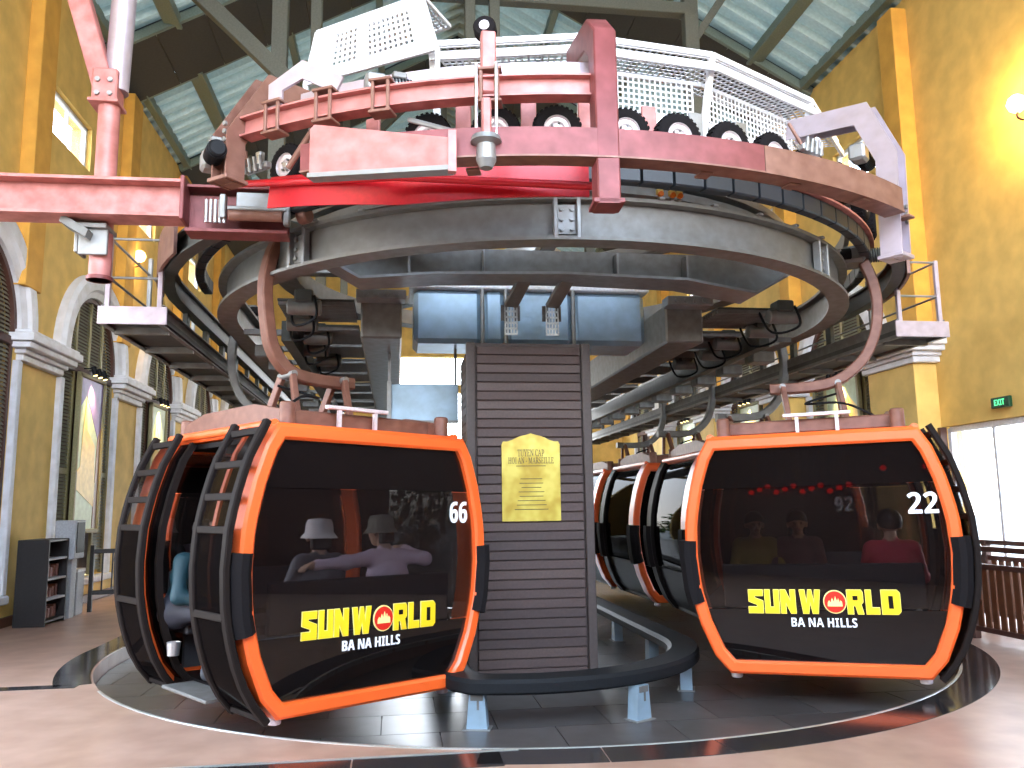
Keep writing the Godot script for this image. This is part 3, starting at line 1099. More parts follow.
func roof():
	# opaque roof deck over the rafter bands; metal sheets between made translucent to brighten the hall
	var st := S()
	var deck := PackedVector2Array([Vector2(-8.2, roof_y(8.2) + 0.32), Vector2(0, roof_y(0) + 0.32), Vector2(8.2, roof_y(8.2) + 0.32), Vector2(8.2, roof_y(8.2) + 0.42), Vector2(0, roof_y(0) + 0.45), Vector2(-8.2, roof_y(8.2) + 0.42)])
	prism(st, deck, 4.0, at(0, 0, 8.28))
	for i in 6:
		var z1 := 8.3 - i * 5.5
		prism(st, deck, 1.9, at(0, 0, z1 - 3.65 - 1.87))
	for s in [-1, 1]:
		prism(st, PackedVector2Array([Vector2(s * 7.0, roof_y(7.0) + 0.3), Vector2(s * 8.2, roof_y(8.2) + 0.3), Vector2(s * 8.2, roof_y(8.2) + 0.4), Vector2(s * 7.0, roof_y(7.0) + 0.4)]), FRONT - BACK, at(0, 0, BACK))
	prism(st, PackedVector2Array([Vector2(-0.4, roof_y(0.4) + 0.3), Vector2(0, roof_y(0) + 0.3), Vector2(0.4, roof_y(0.4) + 0.3), Vector2(0, roof_y(0) + 0.5)]), FRONT - BACK, at(0, 0, BACK))
	var ce := struct("ceiling", st, M.roof_dark)
	ce.set_meta("label", "dark pitched roof with ribbed metal sheets")
	var slope := sqrt(1 + 0.56 * 0.56)
	for s in [-1, 1]:
		for i in 6:
			var z1 := 8.3 - i * 5.5
			var z0 := z1 - 3.65
			# one folded metal sheet: flat pans and deep ribs running up the slope
			st = S()
			var prof := []
			for k in 8:
				var zr := z0 + k * 0.4563
				prof.append_array([Vector2(zr, 0.24), Vector2(zr + 0.26, 0.24), Vector2(zr + 0.31, 0.09), Vector2(zr + 0.41, 0.09)])
			prof.append(Vector2(z1, 0.24))
			for k in prof.size() - 1:
				var a: Vector2 = prof[k]
				var b: Vector2 = prof[k + 1]
				quad(st, v3(s * 7.2, roof_y(7.2) + a.y, a.x), v3(s * 7.2, roof_y(7.2) + b.y, b.x), v3(0, roof_y(0) + b.y, b.x), v3(0, roof_y(0) + a.y, a.x), Vector3.DOWN)
			part("ribbed_sheet", st, M.roof_sheet, ce)
			# dark boxed rafter bands between the sheets
			var za := z0 - 1.85
			var bw := 1.85 / 3.0
			for k in 8:
				var x0 := 7.0 * k / 8.0
				var x1 := 7.0 * (k + 1) / 8.0 - 0.004
				st = S()
				bar(st, v3(s * x0, roof_y(x0) + 0.02, za + 0.925), v3(s * x1, roof_y(x1) + 0.02, za + 0.925), 1.85, 0.12, 0.01)
				part("rafter_panel", st, M.roof_dark, ce)
			# purlins along the bay
			for x in [6.8, 5.8, 3.9, 2.0]:
				st = S()
				bar(st, v3(s * x, roof_y(x) + 0.08, z0 - 0.1), v3(s * x, roof_y(x) + 0.08, z1 + 0.1), 0.16 if x != 5.8 else 0.3, 0.2, 0.01)
				part("purlin", st, M.purlin, ce)
			for z in [z0, z1]:
				st = S()
				bar(st, v3(s * 7.0, roof_y(7.0) + 0.06, z), v3(0, roof_y(0) + 0.06, z), 0.14, 0.18, 0.01)
				part("edge_angle", st, M.purlin, ce)
	# trusses
	for z in [-4.5, -12.7]:
		var t := thing("roof_truss", "grey steel roof truss %s" % ("above the machinery" if z > -9 else "deeper in the hall"), "truss", at(0, 0, z), "roof trusses")
		st = S()
		bx(st, 0, 10.5, 0, 7.6, 0.22, 0.2, 0.01)
		part("tie_beam", st, M.truss, t)
		for x in [-3.55, -2.95, -0.33, 0.1, 3.7]:
			st = S()
			bx(st, x, (6.6 + roof_y(x)) * 0.5, 0, 0.26 if absf(x) > 3 else 0.18, roof_y(x) - 6.6, 0.2, 0.01)
			part("hanger_post", st, M.truss, t)
		for s in [-1, 1]:
			st = S()
			bar(st, v3(s * (5.6 if s < 0 else 4.7), roof_y(5.6 if s < 0 else 4.7) + 0.06, 0), v3(s * (3.3 if s < 0 else 3.75), 8.6 if s < 0 else 9.9, 0), 0.22 if s < 0 else 0.12, 0.26 if s < 0 else 0.14, 0.01)
			part("brace", st, M.truss, t)
			st = S()
			bar(st, v3(s * 3.2, 10.5, 0), v3(s * 0.3, roof_y(0.3) - 0.1, 0), 0.16, 0.18, 0.01)
			part("brace", st, M.truss, t)
		st = S()
		bx(st, 0, 6.6, 0, 7.8, 0.24, 0.24, 0.01)
		part("lower_chord", st, M.truss, t)

# ---------------------------------------------------------------- station machinery
func bolts(parent: Node, spots: Array, n: Vector3, r := 0.018):
	var st := S()
	for p in spots:
		cyl(st, p, p + n.normalized() * 0.02, r, 6)
	part("bolts", st, M.galv, parent).set_meta("kind", "stuff")

func track_path(r: float, h: float, a: float, back: float, n := 40) -> Array:
	var p := [v3(-r, h, back)]
	p.append_array(arc(r, h, -a, a, n))
	p.append(v3(r, h, back))
	return p

func rails():
	var t := thing("ring_beam", "grey steel I-beam ring running round the turning circle", "beam")
	var st := S()
	sweep(st, track_path(3.38, 3.775, 90, -15.0, 56), iprof(0.2, 0.35, 0.03, 0.025))
	part("beam", st, M.galv_dark, t)
	# splice plates with bolts
	for a in [-44.0, -4.5, 41.0]:
		var x := pxf(3.4, a, 3.775)
		st = S()
		box(st, x * at(-0.09, 0, 0.045), v3(0.035, 0.33, 0.07), 0.006)
		box(st, x * at(0.09, 0, 0.045), v3(0.035, 0.33, 0.07), 0.006)
		box(st, x * at(0, 0, 0.02), v3(0.16, 0.24, 0.02), 0.004)
		part("splice_plate", st, M.galv, t)
		var sp := []
		for i in 2:
			for j in 3:
				sp.append(x * v3(-0.04 + 0.08 * i, -0.08 + 0.08 * j, 0.03))
		bolts(t, sp, x.basis.z)
	# small clips on the top flange
	for a in range(-40, 60, 8):
		st = S()
		box(st, pxf(3.48, a, 3.957) , v3(0.05, 0.02, 0.05), 0.004)
		part("clip", st, M.galv, t)
	# running ring of dark plates above the beam
	var rp := thing("running_ring", "ring of black rubber-faced plates above the grey ring beam", "track")
	for i in 44:
		var a0 := -90.0 + i * (180.0 / 44)
		st = S()
		sweep(st, arc(3.66, 4.06, a0, a0 + 180.0 / 44 - 0.35, 2), rect(0.1, 0.15, 0.012))
		part("plate", st, M.belt, rp)
	st = S()
	sweep(st, arc(3.72, 4.15, -70, 70, 50), rect(0.06, 0.02))
	part("ring_edge", st, M.pink, rp)
	# outer guide rail: straight sides and the curled front ends
	for s in [-1, 1]:
		var o := thing("guide_rail", "dark outer guide rail along the %s cabin line" % ("left" if s < 0 else "right"), "rail")
		st = S()
		var pts := [v3(s * 3.95, 3.95, -15), v3(s * 3.95, 3.95, -8), v3(s * 3.95, 3.95, -2), v3(s * 3.95, 3.95, -0.6)]
		for i in range(1, 10):
			var a := deg_to_rad(90.0 - i * 4.5)
			pts.append(v3(s * 3.95 * sin(a), 3.95, CZ + 3.95 * cos(a)))
		sweep(st, pts, iprof(0.12, 0.22, 0.02, 0.02))
		part("rail", st, M.steel_dark, o)
		st = S()
		pts = []
		for i in 9:
			var a := deg_to_rad(84.0 - i * 3.0)
			pts.append(v3(s * (4.05) * sin(a), 4.02, CZ + 4.05 * cos(a)))
		sweep(st, pts, rect(0.03, 0.36))
		part("end_flange", st, M.brown_steel, o)
		for i in 13:
			st = S()
			bx(st, s * 3.98, 3.68, -0.9 - i * 1.0, 0.06, 0.4, 0.12, 0.006)
			part("bracket", st, M.steel_dark, o)
		# maintenance walkway outside the rail
		var w := thing("walkway", "steel grating walkway hung beside the %s cabin line" % ("left" if s < 0 else "right"), "walkway")
		st = S()
		bx(st, s * 4.02, 3.38, -7.0, 0.56, 0.05, 15.8)
		part("deck", st, M.steel_dark, w)
		st = S()
		for x in [3.77, 4.28]:
			sweep(st, [v3(s * x, 3.42, -14.8), v3(s * x, 3.42, 0.9)], cprof(0.05, 0.2, 0.012))
		part("side_channel", st, M.galv_dark, w)
		st = S()
		bx(st, s * 4.02, 3.41, 0.92, 0.62, 0.17, 0.02, 0.003)
		part("front_plate", st, M.lilac, w)
		for i in 16:
			st = S()
			bx(st, s * 4.02, 3.33, 0.6 - i * 1.0, 0.5, 0.08, 0.06)
			part("cross_member", st, M.galv_dark, w)
		for x in [3.79, 4.26]:
			st = S()
			bx(st, s * x, 3.8, 0.88, 0.045, 0.76, 0.045, 0.005)
			part("rail_post", st, M.lilac, w)
		for z in [-0.4, -2.4, -4.4, -6.4, -8.4]:
			st = S()
			bx(st, s * 4.26, 3.9, z, 0.045, 0.9, 0.045, 0.005)
			part("rail_post", st, M.galv, w)
		for h in [3.78, 4.16]:
			st = S()
			tube(st, [v3(s * 3.76, h, 0.88), v3(s * 4.26, h, 0.88)], 0.013, 8)
			tube(st, [v3(s * 4.26, h, 0.88), v3(s * 4.26, h, -8.4)], 0.013, 8)
			part("handrail", st, M.galv, w)
		# lower girder of the line
		var g := thing("line_girder", "dark longitudinal steel girder under the %s cabin line rail" % ("left" if s < 0 else "right"), "girder")
		st = S()
		sweep(st, [v3(s * 2.75, 3.52, -15), v3(s * 2.75, 3.52, -0.2)], rect(0.12, 0.22))
		part("girder", st, M.steel_dark, g)
		for i in 14:
			st = S()
			bar(st, v3(s * 2.78, 3.58, -0.6 - i), v3(s * 3.27, 3.58, -0.6 - i), 0.08, 0.06)
			part("outrigger", st, M.galv_dark, g)
			st = S()
			box(st, at(s * 3.05, 3.42, -1.0 - i * 1.0), v3(0.3, 0.14, 0.26), 0.015)
			part("roller_box", st, M.galv_dark, g)

func tyre_at(a: float) -> Transform3D:
	return pxf(3.72, a, 4.36)

func tyres():
	var angs := [-41.0, -33.0, -21.0, -13.0, -6.0, 2.0, 8.5, 15.5, 22.5, 30.0, 38.0, 47.0, 57.0]
	var c := thing("tyre_conveyor", "curved row of black drive tyres on a steel carrier rail", "conveyor")
	var st := S()
	lathe(st, Transform3D.IDENTITY, [Vector2(0.1, -0.055), Vector2(0.14, -0.062), Vector2(0.17, -0.05), Vector2(0.182, -0.02), Vector2(0.182, 0.02), Vector2(0.17, 0.05), Vector2(0.14, 0.062), Vector2(0.1, 0.055)], 32, true)
	for i in 28:
		box(st, Transform3D(Basis(Vector3.UP, TAU * i / 28), Vector3.ZERO) * at(0.181, 0, 0), v3(0.012, 0.08, 0.022))
	var tyre := st.commit()
	st = S()
	lathe(st, Transform3D.IDENTITY, [Vector2(0.0, 0.02), Vector2(0.05, 0.02), Vector2(0.062, 0.035), Vector2(0.088, 0.04), Vector2(0.096, 0.055), Vector2(0.104, 0.05), Vector2(0.104, -0.05), Vector2(0.09, -0.04), Vector2(0.0, -0.03)], 28)
	var rim := st.commit()
	st = S()
	cyl(st, v3(0, 0.01, 0), v3(0, 0.055, 0), 0.028, 12, 0.005)
	var hub := st.commit()
	st = S()
	for i in 5:
		cyl(st, v3(cos(TAU * i / 5), 0, sin(TAU * i / 5)) * 0.047 + v3(0, 0.015, 0), v3(cos(TAU * i / 5), 0, sin(TAU * i / 5)) * 0.047 + v3(0, 0.045, 0), 0.009, 6)
	var nuts := st.commit()
	for a in angs:
		var w := part("drive_tyre", tyre, M.rubber, c, tyre_at(a) * Transform3D(Basis(Vector3.RIGHT, PI / 2), Vector3.ZERO))
		part("rim", rim, M.white_rim, w)
		part("hub", hub, M.bright_metal, w)
		part("wheel_nuts", nuts, M.galv_dark, w)
	st = S()
	sweep(st, arc(3.5, 4.36, -60, 75, 50), rect(0.05, 0.16, 0.005))
	part("carrier_rail", st, M.galv_dark, c)
	for a in angs:
		st = S()
		box(st, pxf(3.56, a, 4.36), v3(0.09, 0.34, 0.06), 0.006)
		var br := part("axle_bracket", st, M.galv, c)
		st = S()
		var x := pxf(3.56, a, 4.36)
		cyl(st, x * v3(0, 0, 0), x * v3(0, 0, 0.12), 0.03, 10)
		part("axle", st, M.galv_dark, br)
		st = S()
		box(st, pxf(3.6, a + 3.8, 4.5), v3(0.12, 0.3, 0.03), 0.005)
		part("support_plate", st, M.pink if a < 5 else M.galv, c)

func portal(a: float, label: String, prof: Array, m: Material):
	# a fairing frame in the radial plane: [r, h] points, swept channel
	var t := thing("portal_frame", label, "frame", Transform3D.IDENTITY, "machinery portal frames")
	var pts := []
	for p in prof:
		pts.append(pol(p[0], a, p[1]))
	var tan := pxf(1, a, 0).basis.x
	var st := S()
	sweep(st, pts, iprof(0.17, 0.15, 0.012, 0.012) if m != M.pink_dark else rect(0.2, 0.15, 0.01), tan)
	part("frame", st, m, t)
	st = S()
	var e: Vector3 = pts[0]
	box(st, pxf(prof[0][0], a, prof[0][1] + 0.02), v3(0.2, 0.03, 0.2), 0.004)
	part("foot_plate", st, m, t)
	var sp := []
	for i in 3:
		sp.append(pxf(prof[0][0], a, 0) * v3(0.05, prof[0][1] + 0.3 + i * 0.06, 0.075))
	bolts(t, sp, pxf(1, a, 0).basis.z)
	return t

func fairing_frame():
	# lower front arc (rust pink) and upper front arc
	var t := thing("lower_arc_beam", "rust-pink curved beam sweeping across the front of the machinery", "beam")
	var st := S()
	sweep(st, arc(4.46, 3.875, -26, 14, 26, -0.22, -0.42), cprof(0.1, 0.185, 0.012))
	part("beam", st, M.pink_dark, t)
	st = S()
	sweep(st, arc(4.46, 3.875, 14.05, 33.5, 16, -0.22, -0.42), cprof(0.1, 0.185, 0.012))
	part("beam", st, M.brown_steel, t)
	st = S()
	sweep(st, arc(4.44, 3.775, -26, 33.5, 40, -0.22, -0.42), rect(0.16, 0.012))
	part("bottom_flange", st, M.brown_steel, t)
	for a in [-14.0, 6.0, 15.0, 24.0, 32.0]:
		st = S()
		box(st, pxf(4.42, a, 3.765), v3(0.09, 0.02, 0.1), 0.003)
		part("lug", st, M.brown_steel, t)
	t = thing("upper_arc_beam", "pale pink curved beam above the drive tyres on the left", "beam")
	st = S()
	sweep(st, arc(4.42, 4.33, -37, -3.5, 26), iprof(0.12, 0.15, 0.014, 0.012))
	part("beam", st, M.pink, t)
	for a in [-33.0, -27.5, -22.0, -12.5]:
		st = S()
		for s in [-1, 1]:
			box(st, pxf(4.49, a + s * 0.7, 4.33), v3(0.022, 0.24, 0.022), 0.003)
		box(st, pxf(4.45, a, 4.215), v3(0.16, 0.02, 0.12), 0.003)
		box(st, pxf(4.45, a, 4.44), v3(0.16, 0.02, 0.12), 0.003)
		part("clamp", st, M.brown_steel, t)
	t = thing("rear_arc_beam", "pale lilac curved beam just behind the upper pink arc", "beam")
	st = S()
	sweep(st, arc(4.05, 4.62, -34, -2, 26), cprof(0.1, 0.15, 0.012))
	part("beam", st, M.lilac, t)
	for a in [-31.0, -13.0, -4.0]:
		st = S()
		bar(st, pol(4.05, a, 4.6), pol(4.4, a, 4.36), 0.06, 0.06)
		part("strut", st, M.lilac, t)
	# big plain plate
	t = thing("cover_plate", "large flat pink steel cover plate in front of the tyres", "plate")
	st = S()
	var p0 := pol(4.68, -27.0, 0)
	var p1 := pol(4.68, -15.2, 0)
	var ux := (p1 - p0)
	var w := ux.length()
	ux = ux.normalized()
	prism(st, PackedVector2Array([Vector2(0, 3.74), Vector2(w, 3.69), Vector2(w, 3.88), Vector2(0.03, 4.08), Vector2(0, 4.05)]), 0.02, Transform3D(Basis(ux, Vector3.UP, ux.cross(Vector3.UP)), p0))
	part("plate", st, M.pink, t)
	st = S()
	bar(st, p0 + v3(0, 3.725, 0), p1 + v3(0, 3.675, 0), 0.1, 0.03)
	part("bottom_lip", st, M.galv, t)
	st = S()
	bar(st, p1 + v3(0, 3.65, 0.02), p1 + v3(0, 3.92, 0.02), 0.05, 0.05)
	part("end_stay", st, M.pink, t)
	# portal frames
	portal(32.0, "lilac-grey portal frame at the right end of the machinery", [[4.32, 3.45], [4.34, 4.28], [4.16, 4.7], [3.5, 4.8]], M.lilac)
	portal(-38.0, "brownish portal frame at the left end of the machinery", [[4.5, 3.9], [4.5, 4.24], [4.16, 4.78], [3.6, 4.86]], M.brown_steel)
	portal(-3.0, "tall pink portal frame standing at the middle of the machinery", [[4.5, 3.47], [4.5, 4.6], [4.3, 4.78], [3.5, 5.02]], M.pink_dark)
	# second small gable bracket on the left
	t = thing("gable_bracket", "small folded steel gable bracket beside the left portal frame", "bracket")
	st = S()
	sweep(st, [pol(4.45, -33, 4.4), pol(4.45, -33, 4.56), pol(4.4, -30.5, 4.68), pol(4.4, -26.5, 4.5)], rect(0.12, 0.02), pxf(1, -32, 0).basis.z)
	part("folded_plate", st, M.lilac, t)
	# red sheet and pipe
	t = thing("red_panel", "red painted sheet under the pink arc with a red pipe along it", "panel")
	st = S()
	var rp := []
	for i in 25:
		var a := lerpf(-38.0, -3.5, i / 24.0)
		rp.append(pol(4.1, a, lerpf(3.97, 3.82, clampf((a + 38.0) / 16.0, 0, 1))))
	sweep(st, rp, rect(0.015, 0.24))
	part("sheet", st, M.red, t)
	st = S()
	tube(st, [pol(4.2, -42, 4.07), pol(4.22, -22, 3.86), pol(4.24, -3, 3.72)], 0.028, 12)
	part("pipe", st, M.red, t)
	st = S()
	sweep(st, arc(3.95, 4.0, -37, -4, 20), rect(0.28, 0.02))
	part("top_sheet", st, M.red, t)

func guards():
	var t := thing("mesh_guard", "white wire-mesh machine guard running along the top of the machinery", "guard")
	var nodes := [-22.0, -2.0, 17.0, 40.0, 58.0]
	for i in 4:
		var a: float = nodes[i]
		var b: float = nodes[i + 1]
		var top0 := pol(3.47, a, 5.27)
		var top1 := pol(3.47, b, 5.27)
		var st := S()
		bar(st, top0, top1, 0.05, 0.05, 0.004)
		part("top_rail", st, M.white_paint, t)
		st = S()
		bar(st, pol(3.52, a, 5.14), pol(3.52, b, 5.14), 0.03, 0.07, 0.004)
		part("face_rail", st, M.white_paint, t)
		st = S()
		mesh_sheet(st, pol(3.47, a, 5.24), pol(3.47, b, 5.24), pol(2.9, b, 5.3), pol(2.9, a, 5.3), 0.06, 0.016)
		part("top_mesh", st, M.white_paint, t).set_meta("kind", "stuff")
		st = S()
		bar(st, pol(3.3, a, 4.6), pol(3.47, a, 5.27), 0.05, 0.05, 0.004)
		part("post", st, M.white_paint, t)
		if i > 0:
			st = S()
			var aa := a + 1.5
			var bb := b - 1.5
			mesh_sheet(st, pol(3.3, aa, 5.08), pol(3.3, bb, 5.08), pol(3.3, bb, 4.78), pol(3.3, aa, 4.78), 0.048, 0.015)
			part("mesh", st, M.white_paint, t).set_meta("kind", "stuff")
			st = S()
			mesh_sheet(st, pol(3.3, aa, 4.72), pol(3.3, bb, 4.72), pol(3.3, bb, 4.5), pol(3.3, aa, 4.5), 0.048, 0.018)
			part("mesh", st, M.white_paint, t).set_meta("kind", "stuff")
			st = S()
			for h in [5.09, 4.75, 4.48]:
				bar(st, pol(3.3, a, h), pol(3.3, b, h), 0.03, 0.04, 0.003)
			part("mid_rail", st, M.white_paint, t)
	# raised perforated cover at the upper left
	t = thing("perforated_cover", "white perforated cover tilted up at the top left of the machinery", "cover")
	var A := pol(3.6, -38.5, 5.55)
	var B := pol(3.6, -22.5, 5.62)
	var C := pol(3.6, -20.5, 5.15)
	var D := pol(3.6, -40.5, 5.12)
	var st := S()
	var f := func(u: float, v: float) -> Vector3: return A.lerp(B, u).lerp(D.lerp(C, u), v)
	for e in [[0.0, 0.0, 1.0, 0.16], [0.0, 0.8, 1.0, 1.0], [0.0, 0.16, 0.2, 0.8], [0.86, 0.16, 1.0, 0.8], [0.42, 0.16, 0.5, 0.8]]:
		var nn := (B - A).cross(D - A).normalized() * 0.02
		var c := [f.call(e[0], e[1]), f.call(e[2], e[1]), f.call(e[2], e[3]), f.call(e[0], e[3])]
		for s in [0.5, -0.5]:
			quad(st, c[0] + nn * s, c[1] + nn * s, c[2] + nn * s, c[3] + nn * s, nn * s)
		for k in 4:
			quad(st, c[k] + nn * 0.5, c[(k + 1) % 4] + nn * 0.5, c[(k + 1) % 4] - nn * 0.5, c[k] - nn * 0.5, c[k] - (c[0] + c[2]) * 0.5)
	part("panel", st, M.white_paint, t)
	st = S()
	mesh_sheet(st, f.call(0.2, 0.16), f.call(0.86, 0.16), f.call(0.86, 0.8), f.call(0.2, 0.8), 0.042, 0.02, 0.01)
	part("perforation", st, M.white_paint, t).set_meta("kind", "stuff")
	st = S()
	var back := v3(0.25, 0.06, -0.5)
	mesh_sheet(st, A + back, B + back, B, A, 0.05, 0.022)
	part("top_mesh", st, M.white_paint, t).set_meta("kind", "stuff")
	st = S()
	for p in [[A, B], [B, C], [C, D], [D, A], [A, A + back], [B, B + back], [A + back, B + back]]:
		bar(st, p[0], p[1], 0.03, 0.03, 0.003)
	part("rim", st, M.white_paint, t)
	for p in [[D, pol(3.5, -40, 4.5)], [C, pol(3.5, -21, 4.5)]]:
		st = S()
		bar(st, p[0], p[1], 0.04, 0.04)
		part("stay", st, M.galv, t)

func small_gear():
	# black pulley on a post over the arc
	var t := thing("pulley_post", "pink post with a black pulley wheel on top and spring clamps below", "pulley")
	var st := S()
	bar(st, pol(4.4, -12.7, 4.3), pol(4.4, -12.7, 4.74), 0.1, 0.1, 0.01)
	part("post", st, M.pink, t)
	st = S()
	var x := pxf(4.36, -13, 4.8)
	cyl(st, x * v3(0, 0, -0.05), x * v3(0, 0, 0.05), 0.078, 24, 0.012)
	var pw := part("pulley", st, M.rubber, t)
	st = S()
	cyl(st, x * v3(0, 0, 0.045), x * v3(0, 0, 0.06), 0.034, 16)
	part("pulley_cap", st, M.white_rim, pw)
	st = S()
	bar(st, pol(4.62, -12.6, 4.16), pol(4.62, -12.6, 3.86), 0.08, 0.06, 0.01)
	part("slotted_arm", st, M.pink, t)
	st = S()
	for s in [-1, 1]:
		tube(st, [pol(4.6, -12.6 + s * 0.8, 4.42), pol(4.62, -12.6 + s * 0.8, 3.9)], 0.012, 8)
	part("threaded_rod", st, M.bright_metal, t)
	st = S()
	var y := Transform3D(Basis.IDENTITY, pol(4.64, -12.6, 3.84))
	lathe(st, y, [Vector2(0, 0.06), Vector2(0.09, 0.055), Vector2(0.1, 0.02), Vector2(0.06, 0.0), Vector2(0.065, -0.1), Vector2(0.04, -0.15), Vector2(0, -0.15)], 18)
	part("spring_cup", st, M.galv, t)
	# gear motors
	var spots := [[4.2, -23.5, 4.56, 0.6, "pale gear motor with a black hub beside the perforated cover", "bright_metal"], [4.55, -39.5, 4.1, -0.5, "black motor hanging outside the left portal frame", "black"], [4.1, 32.0, 4.38, 0.2, "black gear motor under the right portal arm", "black"]]
	for s in spots:
		var b := pxf(s[0], s[1], s[2]) * Transform3D(Basis(Vector3.UP, s[3]), Vector3.ZERO)
		var m := thing("gear_motor", s[4], "motor", b, "gear motors")
		st = S()
		cyl(st, v3(0.02, 0, 0), v3(0.24, 0, 0), 0.062, 18, 0.012)
		part("motor_can", st, M[s[5]], m)
		st = S()
		for i in 7:
			cyl(st, v3(0.05 + i * 0.024, 0, 0), v3(0.06 + i * 0.024, 0, 0), 0.07, 18)
		part("cooling_fins", st, M.black, m)
		st = S()
		bx(st, -0.05, 0, 0, 0.15, 0.14, 0.13, 0.02)
		part("gearbox", st, M.galv, m)
		st = S()
		bx(st, 0.12, 0.085, 0, 0.1, 0.05, 0.08, 0.008)
		part("terminal_box", st, M.galv_dark, m)
	# valve clusters
	for s in [[3.9, 26.5, 4.4, "cluster of steel linkages beside the right-hand tyres"], [4.1, -40.0, 4.2, "cluster of steel linkages beside the left-hand tyre"]]:
		var m := thing("linkage", s[3], "linkage", pxf(s[0], s[1], s[2]))
		st = S()
		bx(st, 0, 0, 0, 0.26, 0.05, 0.06, 0.008)
		bx(st, 0.05, 0.06, 0.02, 0.06, 0.1, 0.05, 0.008)
		part("body", st, M.bright_metal, m)
		for k in 4:
			st = S()
			cyl(st, v3(-0.1 + k * 0.06, -0.04, 0.03), v3(-0.1 + k * 0.06, 0.07, 0.05), 0.016, 8)
			part("pin", st, M.galv, m)
		st = S()
		tube(st, [v3(-0.12, 0.02, 0), v3(-0.2, 0.2, -0.05)], 0.014, 8)
		part("rod", st, M.brown_steel, m)
	# slanting rods
	var rod := S()
	tube(rod, [pol(4.35, -20, 4.2), pol(4.62, -13.2, 3.9)], 0.018, 10)
	solo("slanting_rod", rod, M.galv, "slanting grey rod between the plate and the spring clamp", "rod")
	rod = S()
	tube(rod, [pol(4.3, -33, 4.02), pol(4.36, -29.6, 4.24)], 0.022, 10)
	solo("slanting_rod", rod, M.brown_steel, "slanting brown rod beside the left-hand tyre", "rod")
	# indicator blocks
	for k in 3:
		var b := thing("sensor_block", "small yellow sensor block with orange lens, %s of three on the ring" % ["left", "middle", "right"][k], "sensor", pxf(3.46, 8.0 + [0.0, 1.75, 2.8][k], 3.98), "sensor blocks")
		st = S()
		bx(st, 0, 0.04, 0, 0.055, 0.045, 0.03, 0.004)
		part("block", st, M.label_yellow, b)
		st = S()
		cyl(st, v3(0, 0.02, 0.0), v3(0, 0.02, 0.03), 0.022, 14)
		part("lens", st, M.amber, b)
		st = S()
		bx(st, 0, -0.02, 0, 0.03, 0.05, 0.02)
		part("foot", st, M.galv, b)

